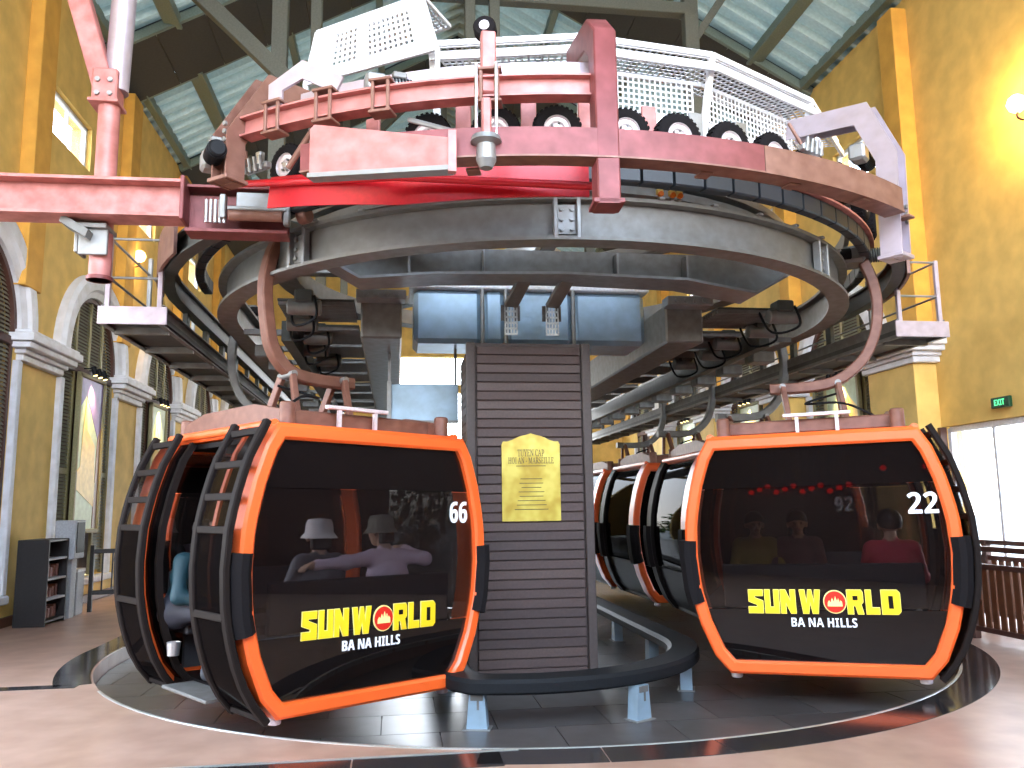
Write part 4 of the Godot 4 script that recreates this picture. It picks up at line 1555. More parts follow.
func left_support():
	# the transverse beam, its end box and the support column
	var t := thing("cross_beam", "long rust-pink I-beam entering from the left edge", "beam")
	var st := S()
	sweep(st, [v3(-7.0, 4.04, 2.2), v3(-3.27, 4.06, 2.2)], iprof(0.26, 0.31, 0.025, 0.02))
	part("beam", st, M.pink, t)
	st = S()
	bx(st, -3.26, 4.06, 2.2, 0.03, 0.36, 0.3, 0.004)
	part("end_plate", st, M.pink_dark, t)
	st = S()
	bx(st, -2.85, 3.98, 2.12, 0.8, 0.34, 0.06, 0.006)
	bx(st, -2.85, 3.82, 2.16, 0.8, 0.03, 0.22, 0.004)
	bx(st, -2.85, 4.19, 2.16, 0.8, 0.025, 0.2, 0.004)
	part("end_box", st, M.pink_dark, t)
	var o := thing("roller_unit", "roller tray with spring unit bolted on the beam's end box", "roller")
	st = S()
	bx(st, -2.68, 4.07, 2.24, 0.36, 0.16, 0.03, 0.005)
	bx(st, -2.68, 3.98, 2.3, 0.46, 0.03, 0.12, 0.005)
	part("tray", st, M.galv, o)
	st = S()
	cyl(st, v3(-2.9, 3.93, 2.32), v3(-2.48, 3.93, 2.32), 0.045, 16, 0.006)
	part("roller", st, M.brown_steel, o)
	st = S()
	for i in 5:
		cyl(st, v3(-3.08 + i * 0.035, 3.87, 2.3), v3(-3.08 + i * 0.035, 4.06, 2.3), 0.014, 8)
	part("spring_rods", st, M.bright_metal, o)
	st = S()
	for p in [[-2.95, 4.0], [-2.45, 3.96]]:
		bx(st, p[0], p[1], 2.3, 0.05, 0.2, 0.08, 0.008)
	part("cheek", st, M.galv, o)
	st = S()
	cyl(st, v3(-2.36, 3.98, 2.2), v3(-2.28, 3.98, 2.25), 0.07, 16, 0.01)
	part("hand_wheel", st, M.brown_steel, o)
	t = thing("support_column", "tall round pink steel column with a forked head, left of the machinery", "column")
	st = S()
	cyl(st, v3(-3.96, 3.45, 2.0), v3(-3.96, 4.95, 2.0), 0.085, 20)
	part("tube", st, M.pink, t)
	st = S()
	cyl(st, v3(-3.96, 3.45, 2.0), v3(-3.96, 3.48, 2.0), 0.1, 20)
	part("end_ring", st, M.pink_dark, t)
	st = S()
	bx(st, -3.98, 5.1, 2.0, 0.2, 0.3, 0.2, 0.012)
	bx(st, -3.98, 4.96, 2.0, 0.24, 0.03, 0.24, 0.004)
	part("head_socket", st, M.pink, t)
	st = S()
	sweep(st, [v3(-4.0, 5.1, 2.0), v3(-4.28, 6.0, 2.0), v3(-4.9, 8.0, 2.0), v3(-5.4, roof_y(5.4), 2.0)], rect(0.17, 0.16, 0.01), Vector3.BACK)
	part("slanting_arm", st, M.pink, t)
	st = S()
	cyl(st, v3(-3.93, 5.1, 1.96), v3(-3.8, roof_y(3.8), 1.8), 0.1, 18)
	part("upright_arm", st, M.lilac, t)
	var sp := []
	for i in 2:
		for j in 2:
			sp.append(v3(-4.03 + 0.1 * i, 5.02 + 0.12 * j, 2.1))
	bolts(t, sp, Vector3.BACK, 0.022)
	o = thing("beam_bracket", "folded steel bracket holding the column under the cross beam", "bracket")
	st = S()
	bx(st, -4.0, 3.86, 2.05, 0.26, 0.04, 0.26, 0.005)
	bx(st, -3.98, 3.74, 2.12, 0.22, 0.22, 0.03, 0.005)
	bx(st, -4.12, 3.76, 2.0, 0.03, 0.2, 0.2, 0.005)
	part("bracket", st, M.galv, o)
	st = S()
	prism(st, PackedVector2Array([Vector2(0, 0), Vector2(0.2, -0.12), Vector2(0.22, -0.06), Vector2(0.02, 0.06)]), 0.2, at(-4.2, 3.86, 2.05))
	part("gusset", st, M.galv_dark, o)

func centre():
	# drive frame between the rails
	var t := thing("drive_unit", "grey welded drive unit with decks and hydraulics inside the ring", "machine")
	var unit := t
	var st := S()
	prism(st, PackedVector2Array([Vector2(-2.3, 3.92), Vector2(-1.9, 3.68), Vector2(-1.2, 3.74), Vector2(0, 3.77), Vector2(1.2, 3.74), Vector2(1.9, 3.62), Vector2(2.4, 3.9), Vector2(2.4, 4.05), Vector2(-2.3, 4.05)]), 0.05, at(0, 0, 1.2))
	part("front_plate", st, M.galv_dark, t)
	st = S()
	var lo := [v3(-2.3, 3.9, 1.3), v3(-1.9, 3.67, 1.3), v3(-1.2, 3.73, 1.3), v3(0, 3.76, 1.3), v3(1.2, 3.73, 1.3), v3(1.9, 3.61, 1.3), v3(2.4, 3.89, 1.3)]
	sweep(st, lo, rect(0.42, 0.025))
	part("bottom_flange", st, M.galv, t)
	for x in [-1.45, -0.75, 0.55, 1.25]:
		st = S()
		bx(st, x, 3.88, 1.33, 0.02, 0.24, 0.14)
		part("stiffener", st, M.galv, t)
	for s in [-1, 1]:
		# long box beams running back
		var b := thing("box_beam", "long grey box beam running back beneath the %s half of the drive frame" % ("left" if s < 0 else "right"), "beam")
		st = S()
		bx(st, s * 1.62 - 0.1, 3.52, -5.0, 0.42, 0.42, 11.0, 0.02)
		part("beam", st, M.galv_dark, b)
		st = S()
		bx(st, s * 1.62 - 0.1, 3.72, 0.62, 0.5, 0.1, 0.2, 0.008)
		part("end_plate", st, M.galv, b)
		var sp := []
		for i in 4:
			sp.append(v3(s * 1.62 - 0.25 + i * 0.1, 3.72, 0.72))
		bolts(b, sp, Vector3.BACK, 0.026)
		# crosswise decks and motors seen from below
		for i in 9:
			st = S()
			bx(st, 0, 0.03, 0, 0.75, 0.02, 0.8)
			var d := part("deck_panel", st, M.steel_dark, unit, at(s * 2.36 if s < 0 else 2.2, 3.62 - 0.02 * (i % 2), 0.3 - i * 1.1))
			st = S()
			for k in 12:
				bx(st, 0, 0, -0.38 + k * 0.068, 0.74, 0.04, 0.02)
			part("ribs", st, M.galv_dark, d).set_meta("kind", "stuff")
	# blue-grey gearbox housing
	t = thing("gear_housing", "large blue-grey sheet-metal gearbox housing above the wooden pillar", "housing")
	st = S()
	for k in 4:
		var x0: float = [-1.38, -0.62, -0.36, 0.4][k]
		var x1: float = [-0.64, -0.38, 0.38, 1.22][k]
		st = S()
		bx(st, (x0 + x1) * 0.5, 3.66, -0.3, x1 - x0, 0.6, 0.7, 0.05)
		part("panel", st, M.galv_blue, t)
	st = S()
	bx(st, -0.08, 3.99, -0.3, 2.7, 0.05, 0.8, 0.01)
	part("top_edge", st, M.white_paint, t)
	for x in [-0.63, -0.37, 0.39]:
		st = S()
		tube(st, [v3(x, 3.3, 0.07), v3(x, 3.98, 0.07)], 0.022, 8)
		part("seam_pipe", st, M.galv, t)
	# lower blue sheet left of the pillar
	t = thing("blue_panel", "flat blue-grey steel panel left of the wooden pillar", "panel")
	st = S()
	bx(st, -1.25, 2.75, -0.35, 0.76, 0.42, 0.05, 0.008)
	part("sheet", st, M.galv_blue, t)
	st = S()
	bx(st, -1.64, 2.75, -0.3, 0.05, 0.46, 0.06, 0.004)
	bx(st, -1.25, 2.53, -0.3, 0.76, 0.03, 0.06, 0.004)
	part("edge_angle", st, M.galv, t)
	for x in [-1.64, -0.9]:
		st = S()
		bar(st, v3(x, 2.95, -0.35), v3(x, 3.36, -0.35), 0.03, 0.03)
		part("strap", st, M.galv, t)
	# perforated cable trays
	for k in 2:
		var cx: float = [-0.43, -0.01][k]
		t = thing("cable_tray", "perforated steel cable tray bending down over the pillar, %s of two" % ["left", "right"][k], "cable tray", at(cx, 3.28, 0.9), "cable trays")
		st = S()
		for i in 5:
			bx(st, -0.06 + i * 0.03, 0.15, 0, 0.014, 0.3, 0.006)
		for i in 6:
			bx(st, 0, 0.01 + i * 0.058, 0, 0.134, 0.02, 0.006)
		part("perforated_face", st, M.trim_metal, t)
		st = S()
		for s in [-1, 1]:
			bar(st, v3(s * 0.068, 0.15, -0.03), v3(s * 0.068, 0.31, -0.03), 0.006, 0.06)
		var rise := v3(0.1, 0.2, 0.34)
		bar(st, v3(0, 0.3, 0), v3(0, 0.3, 0) + rise, 0.14, 0.05, 0.004)
		part("tray", st, M.galv_dark, t)
	# hydraulic cylinders and boxes between frame and rails
	for s in [-1, 1]:
		for k in 5:
			st = S()
			cyl(st, v3(-0.16, 0, 0), v3(0.16, 0, 0), 0.075, 14, 0.01)
			var hu := part("hydraulic_cylinder", st, M.galv_dark, unit, at(s * (2.45 + 0.1 * (k % 2)), 3.52, 0.9 - k * 0.75))
			st = S()
			bx(st, 0, 0.1, 0, 0.18, 0.12, 0.2, 0.015)
			part("valve_block", st, M.steel_dark, hu)
			st = S()
			tube(st, curve([v3(0.1, 0.1, 0.08), v3(0.12, -0.12, 0.12), v3(-0.1, -0.16, -0.05), v3(-0.15, 0.12, -0.25)], 6), 0.014, 6)
			part("hose", st, M.black, hu)
	t = thing("bullwheel", "great grey steel bullwheel lying flat above the drive frame", "wheel", at(0, 4.3, CZ))
	st = S()
	lathe(st, Transform3D.IDENTITY, [Vector2(2.7, -0.1), Vector2(2.95, -0.1), Vector2(2.95, -0.03), Vector2(2.86, 0.0), Vector2(2.95, 0.03), Vector2(2.95, 0.1), Vector2(2.7, 0.1), Vector2(2.7, -0.1)], 64)
	part("rim", st, M.galv_dark, t)
	for i in 8:
		st = S()
		var d := v3(cos(TAU * i / 8), 0, sin(TAU * i / 8))
		bar(st, d * 0.3, d * 2.72, 0.16, 0.12, 0.01)
		part("spoke", st, M.galv_dark, t)
	st = S()
	cyl(st, v3(0, -0.15, 0), v3(0, 0.25, 0), 0.4, 32, 0.02)
	part("hub", st, M.galv, t)

func pillar():
	var t := thing("clad_pillar", "dark brown board-clad pillar standing in the middle of the ring", "pillar")
	var st := S()
	bx(st, -0.225, 1.54, 0.1, 1.16, 3.4, 1.14)
	part("core", st, M.board_post, t)
	var ms := ["board_a", "board_b", "board_c"]
	var rng := RandomNumberGenerator.new()
	rng.seed = 2
	for side in 3:
		for i in 36:
			st = S()
			var y := -0.11 + i * 0.0935
			if side == 0:
				bx(st, -0.225, y, 0.685, 1.07, 0.087, 0.03, 0.006)
			else:
				bx(st, -0.225 + (0.595 if side == 1 else -0.595), y, 0.1, 0.03, 0.087, 1.07, 0.006)
			part("board", st, M[ms[rng.randi() % 3]], t)
	for x in [-0.82, 0.37]:
		st = S()
		bx(st, x, 1.54, 0.67, 0.09, 3.4, 0.09, 0.008)
		part("corner_post", st, M.board_post, t)
	# gold plaque
	var p := thing("wall_plaque", "gold plaque with arched top and engraved lettering on the brown pillar", "plaque", at(-0.222, 1.44, 0.702))
	st = S()
	var o := PackedVector2Array([Vector2(-0.295, 0), Vector2(0.295, 0), Vector2(0.295, 0.76), Vector2(0.28, 0.79), Vector2(0.24, 0.79)])
	for i in 9:
		var a := lerpf(0.9, PI - 0.9, i / 8.0)
		o.append(Vector2(cos(a) * 0.3, 0.615 + sin(a) * 0.245 + (0.012 if i == 4 else 0.0)))
	o.append_array(PackedVector2Array([Vector2(-0.24, 0.79), Vector2(-0.28, 0.79), Vector2(-0.295, 0.76)]))
	prism(st, o, 0.018)
	part("plate", st, M.gold, p)
	word("lettering", "TUYEN CAP", p, v3(0.0, 0.675, 0.02), 0.27, 0.07, 0.004, M.ink, Basis.IDENTITY, false, true)
	word("lettering", "HOI AN - MARSEILLE", p, v3(0.0, 0.6, 0.02), 0.46, 0.062, 0.004, M.ink, Basis.IDENTITY, false, true)
	st = S()
	for i in 9:
		bx(st, 0.0, 0.545 if i == 0 else 0.46 - i * 0.043, 0.019, [0.3, 0.22, 0.24, 0.2, 0.26, 0.24, 0.28, 0.3, 0.34][i], 0.007, 0.002)
	part("fine_print_lines", st, M.ink, p)

func guide_bench():
	# the low black rail that steadies the cabins
	var t := thing("cabin_guide_rail", "low black padded rail curving round the pillar on grey posts", "rail")
	var st := S()
	var pts := [v3(1.3, 0.18, -9.0), v3(1.3, 0.18, -3.0), v3(1.3, 0.18, 0.3)]
	for i in range(1, 20):
		var a := deg_to_rad(90.0 - 107.0 * i / 19)
		pts.append(v3(-0.4 + 1.7 * sin(a), 0.18, 0.42 + 1.68 * cos(a)))
	pts.append_array([v3(-1.0, 0.18, 1.9), v3(-1.05, 0.18, 1.7), v3(-1.07, 0.18, 1.2), v3(-1.07, 0.18, -9.0)])
	sweep(st, pts, PackedVector2Array([Vector2(-0.14, -0.04), Vector2(-0.12, -0.06), Vector2(0.12, -0.06), Vector2(0.16, -0.03), Vector2(0.16, 0.03), Vector2(0.12, 0.06), Vector2(-0.12, 0.06), Vector2(-0.14, 0.03)]))
	part("rail", st, M.rail_black, t)
	for p in [[-0.9, 2.03, 14.0], [0.44, 2.0, -30.0], [1.2, 1.0, -70.0], [1.3, -0.4, -90.0], [1.3, -1.9, -90.0], [1.3, -3.6, -90.0], [-1.07, 0.6, 90.0], [-1.07, -1.0, 90.0]]:
		st = S()
		var x := at(p[0], -0.16, p[1], deg_to_rad(-p[2]))
		prism(st, PackedVector2Array([Vector2(-0.085, 0.0), Vector2(0.085, 0.0), Vector2(0.06, 0.28), Vector2(-0.06, 0.28)]), 0.11, x * at(0, 0, -0.055))
		var leg := part("leg", st, M.galv_blue, t)
		st = S()
		box(st, x * at(0, 0.25, 0.058), v3(0.1, 0.05, 0.012), 0.003)
		box(st, x * at(0.01, 0.2, 0.058), v3(0.018, 0.09, 0.006))
		part("bracket", st, M.galv_dark, leg)
		st = S()
		box(st, x * at(0, 0.004, 0), v3(0.22, 0.012, 0.16), 0.002)
		part("foot_plate", st, M.galv, leg)

# ---------------------------------------------------------------- cabins
const SIDE := [[0.78, 0.04], [0.93, 0.2], [1.04, 0.45], [1.11, 0.72], [1.135, 1.0], [1.12, 1.3], [1.06, 1.58], [0.98, 1.82], [0.87, 2.0]]
const DOOR_W := 0.57

func side_x(y: float) -> float:
	for i in SIDE.size() - 1:
		if y <= SIDE[i + 1][1]:
			var t: float = (y - SIDE[i][1]) / (SIDE[i + 1][1] - SIDE[i][1])
			return lerpf(SIDE[i][0], SIDE[i + 1][0], clampf(t, 0, 1))
	return 0.87

func side_path(s: float, y0: float, y1: float, off: float, z: float, n := 14) -> Array:
	var p := []
	for i in n + 1:
		var y := lerpf(y0, y1, float(i) / n)
		p.append(v3(s * (side_x(y) + off), y, z))
	return p

func hoop_poly(inset: float) -> PackedVector2Array:
	var p := PackedVector2Array()
	for i in 17:
		var y := lerpf(0.04 + inset, 2.0 - inset, i / 16.0)
		p.append(Vector2(side_x(y) - inset, y))
	for i in 17:
		var y := lerpf(2.0 - inset, 0.04 + inset, i / 16.0)
		p.append(Vector2(-(side_x(y) - inset), y))
	return p

const LOGO := [
	[62, 160, [[0.02, 1], [0.98, 1], [0.98, 0.74], [0.42, 0.74], [0.42, 0.66], [0.98, 0.52], [0.98, 0], [0, 0], [0, 0.27], [0.58, 0.27], [0.58, 0.36], [0.02, 0.5]]],
	[165, 258, [[0, 1], [0.36, 1], [0.36, 0.26], [0.64, 0.26], [0.64, 1], [1, 1], [1, 0], [0, 0]]],
	[262, 358, [[0, 0], [0, 1], [0.34, 1], [0.66, 0.52], [0.66, 1], [1, 1], [1, 0], [0.66, 0], [0.34, 0.46], [0.34, 0]]],
	[378, 508, [[0, 1], [0.25, 1], [0.32, 0.42], [0.42, 1], [0.58, 1], [0.68, 0.42], [0.75, 1], [1, 1], [0.86, 0], [0.6, 0], [0.5, 0.5], [0.4, 0], [0.14, 0]]],
	[660, 758, [[0, 0], [0, 1], [0.9, 1], [1, 0.9], [1, 0.5], [0.86, 0.4], [1, 0], [0.64, 0], [0.5, 0.34], [0.36, 0.34], [0.36, 0]], [0.36, 0.58, 0.66, 0.76]],
	[768, 850, [[0, 1], [0.42, 1], [0.42, 0.27], [1, 0.27], [1, 0], [0, 0]]],
	[858, 970, [[0, 0], [0, 1], [0.85, 1], [1, 0.88], [1, 0.12], [0.85, 0]], [0.38, 0.24, 0.62, 0.76]]]
var CM := {}

func cabin_mesh(key: String, f: Callable) -> Mesh:
	if not CM.has(key):
		var st := S()
		f.call(st)
		CM[key] = st.commit()
	return CM[key]

func pane_mesh(y0: float, y1: float) -> Mesh:
	return cabin_mesh("pane%.2f" % y0, func(st):
		var clip := PackedVector2Array([Vector2(-2, y0), Vector2(2, y0), Vector2(2, y1), Vector2(-2, y1)])
		for p in Geometry2D.intersect_polygons(hoop_poly(0.05), clip):
			prism(st, p, 0.012))

func cabin(label: String, xf: Transform3D, s: float, number: String, doors_open: bool, hang_out: float, full: bool, hang_tilt := 0.0) -> Node3D:
	# s: the door side along local x; the lettered face looks along +z
	var t := thing("gondola_cabin", label, "gondola", xf, "gondola cabins")
	var hoop := cabin_mesh("hoop", func(st):
		var p := []
		for q in hoop_poly(0.05):
			p.append(v3(q.x, q.y, 0))
		sweep(st, p, rect(0.105, 0.28, 0.02), Vector3.BACK, true))
	part("front_hoop", hoop, M.orange, t, at(0, 0, 0.915))
	part("rear_hoop", hoop, M.orange if full else M.cabin_black, t, at(0, 0, -0.915))
	for e in [0.985, -1.0]:
		part("lower_panel", pane_mesh(0.0, 0.555), M.tint_dark, t, at(0, 0, e))
		part("window", pane_mesh(0.565, 1.56), M.tint, t, at(0, 0, e))
		part("top_window", pane_mesh(1.565, 1.99), M.tint_dark, t, at(0, 0, e))
	# sides
	for sd in [-1.0, 1.0]:
		var isdoor: bool = sd == s
		var st := S()
		if not isdoor:
			sweep(st, side_path(sd, 0.08, 0.6, -0.05, 0.0, 5), rect(0.02, 1.88), Vector3.BACK)
			part("side_panel", st, M.cabin_black, t)
			st = S()
			sweep(st, side_path(sd, 0.61, 1.93, -0.05, 0.0, 12), rect(0.014, 1.88), Vector3.BACK)
			part("side_window", st, M.tint_side, t)
		else:
			for e in [-1, 1]:
				st = S()
				sweep(st, side_path(sd, 0.08, 1.95, -0.06, e * 0.72, 14), rect(0.02, 0.4), Vector3.BACK)
				part("fixed_window", st, M.tint_side, t)
				st = S()
				sweep(st, side_path(sd, 0.08, 1.95, -0.055, e * 0.5, 14), rect(0.05, 0.05), Vector3.BACK)
				part("door_jamb", st, M.orange if e > 0 else M.cabin_brown, t)
			for e in [-1, 1]:
				var zc: float = e * (0.77 if doors_open else 0.29)
				var off := 0.09 if doors_open else 0.0
				st = S()
				sweep(st, side_path(sd, 0.06, 1.27, off, zc, 11), rect(0.014, DOOR_W - 0.06), Vector3.BACK)
				var dr := part("door", st, M.tint_side, t)
				st = S()
				sweep(st, side_path(sd, 1.28, 1.98, off, zc, 6), rect(0.014, DOOR_W - 0.06), Vector3.BACK)
				part("door_window", st, M.tint_door, dr)
				st = S()
				for g in [-1, 1]:
					sweep(st, side_path(sd, 0.03, 2.02, off, zc + g * (DOOR_W * 0.5 - 0.035), 16), rect(0.05, 0.075, 0.01), Vector3.BACK)
				for y in [0.06, 0.72, 1.28, 1.5, 1.72, 1.95]:
					box(st, at(sd * (side_x(y) + off), y, zc), v3(0.04, 0.05, DOOR_W - 0.1), 0.006)
				part("door_frame", st, M.cabin_brown, dr)
				st = S()
				sweep(st, side_path(sd, 0.1, 0.68, off - 0.012, zc, 6), rect(0.012, DOOR_W - 0.14), Vector3.BACK)
				part("door_panel", st, M.cabin_black, dr)
	# floor, sill, roof
	var st := S()
	bx(st, 0, 0.07, 0, 1.56, 0.09, 1.94, 0.02)
	part("floor_pan", st, M.cabin_black, t)
	st = S()
	bx(st, s * 0.86, 0.09, 0, 0.34, 0.025, 0.82, 0.008)
	part("door_sill", st, M.galv_dark, t)
	st = S()
	bx(st, 0, 1.99, 0, 1.72, 0.06, 1.98, 0.02)
	part("roof", st, M.orange, t)
	st = S()
	bx(st, 0, 1.93, 0, 1.62, 0.04, 1.86)
	part("headliner", st, M.cabin_black, t)
	for e in [-1, 1]:
		st = S()
		tube(st, [v3(e * 0.86, 2.01, -0.95), v3(e * 0.86, 2.01, 0.95)], 0.035, 10)
		part("roof_edge", st, M.orange, t)
	# roof frame
	for e in [-1, 1]:
		st = S()
		prism(st, PackedVector2Array([Vector2(-0.92, 2.03), Vector2(0.92, 2.03), Vector2(0.92, 2.12), Vector2(0.45, 2.2), Vector2(-0.45, 2.2), Vector2(-0.92, 2.12)]), 0.09, Transform3D(Basis(v3(0, 0, 1), Vector3.UP, v3(-1, 0, 0)), v3(e * 0.74 + 0.045, 0, 0)))
		part("roof_beam", st, M.roof_brown, t)
		st = S()
		bx(st, 0, 2.09, e * 0.72, 1.5, 0.12, 0.1, 0.015)
		part("cross_beam", st, M.roof_brown, t)
		for f in [-1, 1]:
			st = S()
			cyl(st, v3(e * 0.74, 2.0, f * 0.9), v3(e * 0.74, 2.18, f * 0.9), 0.06, 14, 0.012)
			part("corner_buffer", st, M.roof_brown, t)
	st = S()
	bx(st, -s * 0.05, 2.13, 0.2, 0.75, 0.1, 0.5, 0.02)
	part("damper_box", st, M.galv_dark, t)
	st = S()
	bx(st, s * 0.08, 2.18, 0.84, 0.58, 0.03, 0.05, 0.005)
	for e in [-1, 1]:
		bx(st, s * 0.08 + e * 0.17, 2.1, 0.84, 0.03, 0.15, 0.03)
	part("rack_bar", st, M.white_rim, t)
	# yoke and hanger arm
	var ho := hang_out
	for o in [-0.22 + ho * 0.3, 0.3 + ho * 0.3]:
		for z in [-0.14, 0.14]:
			st = S()
			bar(st, v3(s * (o + 0.04), 2.15, z * 2.0), v3(s * o, 2.52, z * 0.7), 0.05, 0.07, 0.006)
			part("yoke_leg", st, M.roof_brown, t)
	var hp := []
	for q in [[-0.36, 2.52], [0.05, 2.52], [0.3, 2.57], [0.5, 2.74], [0.6, 2.98], [0.63, 3.25], [0.59, 3.5], [0.5, 3.72]]:
		hp.append(v3(s * (q[0] + ho * clampf((q[1] - 2.4) * 2.0, 0.3, 1.0) + hang_tilt * (q[1] - 2.3)), q[1], 0))
	st = S()
	sweep(st, curve(hp, 6), rect(0.1, 0.12, 0.012), Vector3.BACK)
	part("hanger_arm", st, M.roof_brown if full else M.galv_dark, t)
	for o in [-0.22 + ho * 0.3, 0.3 + ho * 0.3]:
		st = S()
		cyl(st, v3(s * o, 2.53, -0.13), v3(s * o, 2.53, 0.13), 0.03, 12)
		part("pivot_pin", st, M.galv, t)
	# grip with spring and rollers
	var top: Vector3 = hp[-1]
	st = S()
	box(st, at(top.x - s * 0.08, top.y + 0.02, 0), v3(0.22, 0.16, 0.34), 0.03)
	var grip := part("grip", st, M.galv_dark, t)
	st = S()
	for i in 8:
		cyl(st, top + v3(s * (0.04 + i * 0.022), 0.02, 0.0), top + v3(s * (0.054 + i * 0.022), 0.02, 0.0), 0.07, 14, 0.003)
	part("spring", st, M.steel_dark, grip)
	for e in [-1, 1]:
		st = S()
		cyl(st, top + v3(-s * 0.2, 0.02, e * 0.16), top + v3(-s * 0.1, 0.02, e * 0.16), 0.055, 16, 0.008)
		part("roller", st, M.rubber, grip)
	st = S()
	tube(st, curve([v3(s * 0.7, 2.08, 0.6), v3(s * 0.35, 2.3, 0.4), v3(0, 2.35, 0.1), v3(s * 0.3, 2.45, -0.1)], 6), 0.012, 6)
	part("cable", st, M.black, t)
	# buffers at the corners
	for e in [-1.0, 1.0]:
		for sd in [-1.0, 1.0]:
			st = S()
			sweep(st, side_path(sd, 0.6, 1.13, -0.02, e * 0.95, 8), rect(0.15, 0.29, 0.05), Vector3.BACK)
			part("buffer", st, M.rubber, t)
	# benches
	for e in [-1, 1]:
		st = S()
		bx(st, 0, 0.48, e * 0.68, 1.66, 0.07, 0.42, 0.025)
		var b := part("bench_seat", st, M.seat, t)
		st = S()
		bx(st, 0, 0.74, e * 0.89, 1.66, 0.36, 0.05, 0.02)
		part("backrest", st, M.seat, b)
		st = S()
		bx(st, 0, 0.28, e * 0.82, 1.4, 0.32, 0.05, 0.01)
		part("support", st, M.cabin_inner, b)
	# lettering
	for e in ([1] if full else [1]):
		var bz := Basis.IDENTITY
		var z := 1.0
		for q in LOGO:
			var poly := PackedVector2Array()
			for p in q[2]:
				poly.append(Vector2((q[0] + 3.0 + p[0] * (q[1] - q[0] - 6.0) - 516.0) * 0.00136, 0.525 + p[1] * 0.19))
			st = S()
			prism(st, poly, 0.012, at(0, 0, z + 0.002))
			var le := part("logo_letter", st, M.yellow, t)
			st = S()
			for e2 in Geometry2D.offset_polygon(poly, 0.0035):
				prism(st, e2, 0.008, at(0, 0, z))
			part("letter_edge", st, M.yellow_edge, le)
			if q.size() > 3:
				st = S()
				var c0 := Vector2((q[0] + q[3][0] * (q[1] - q[0]) - 516.0) * 0.00136, 0.525 + q[3][1] * 0.19)
				var c1 := Vector2((q[0] + q[3][2] * (q[1] - q[0]) - 516.0) * 0.00136, 0.525 + q[3][3] * 0.19)
				prism(st, PackedVector2Array([c0, Vector2(c1.x, c0.y), c1, Vector2(c0.x, c1.y)]), 0.002, at(0, 0, z + 0.014))
				part("letter_counter", st, M.cabin_black, le)
		st = S()
		cyl(st, v3(0.101, 0.62, z), v3(0.101, 0.62, z + 0.008), 0.094, 32)
		var disc := part("logo_disc_edge", st, M.yellow_edge, t)
		st = S()
		cyl(st, v3(0.101, 0.62, z), v3(0.101, 0.62, z + 0.014), 0.085, 32)
		part("logo_disc", st, M.logo_red, disc)
		st = S()
		prism(st, PackedVector2Array([Vector2(-0.06, -0.035), Vector2(0.06, -0.035), Vector2(0.058, 0.0), Vector2(0.045, 0.015), Vector2(0.038, -0.005), Vector2(0.028, 0.035), Vector2(0.018, 0.0), Vector2(0.005, 0.05), Vector2(-0.008, 0.0), Vector2(-0.022, 0.035), Vector2(-0.034, -0.005), Vector2(-0.046, 0.015), Vector2(-0.058, -0.005)]), 0.003, at(0.101, 0.62, z + 0.014))
		part("logo_castle", st, M.yellow_edge, disc)
		word("place_name", "BA NA HILLS", t, v3(0.0, 0.455, z + 0.004), 0.53, 0.072, 0.008, M.white, bz)
		word("cabin_number", number, t, v3(0.86, 1.4, z + 0.004), 0.235 if number != "66" else 0.19, 0.17, 0.008, M.white, bz)
	# small fittings
	for e in [-1, 1]:
		st = S()
		cyl(st, v3(e * 0.76, -0.01, 0.93), v3(e * 0.76, 0.05, 0.93), 0.05, 14, 0.008)
		part("foot_roller", st, M.white_rim, t)
	if full:
		st = S()
		box(st, at(s * 0.6, 0.44, 0.65), v3(0.01, 0.14, 0.1))
		part("sticker", st, M.white, t)
	if full and s < 0:
		st = S()
		lathe(st, at(-0.98, 0.32, -0.34), [Vector2(0, 0), Vector2(0.045, 0), Vector2(0.055, 0.1), Vector2(0.05, 0.1), Vector2(0.04, 0.01), Vector2(0, 0.01)], 16)
		part("cup_holder", st, M.bright_metal, t)
	return t

func cabin_xf(x: float, z: float, yaw_deg: float, roll_deg := 0.0, y := 0.09) -> Transform3D:
	var b := Basis(Vector3.UP, deg_to_rad(yaw_deg)) * Basis(Vector3.BACK, deg_to_rad(roll_deg))
	var pivot := v3(0, 2.2, 0)
	b = b * Basis.from_scale(v3(1, 1.05, 1))
	return Transform3D(b, v3(x, y, z) + pivot * 1.05 - b * pivot)

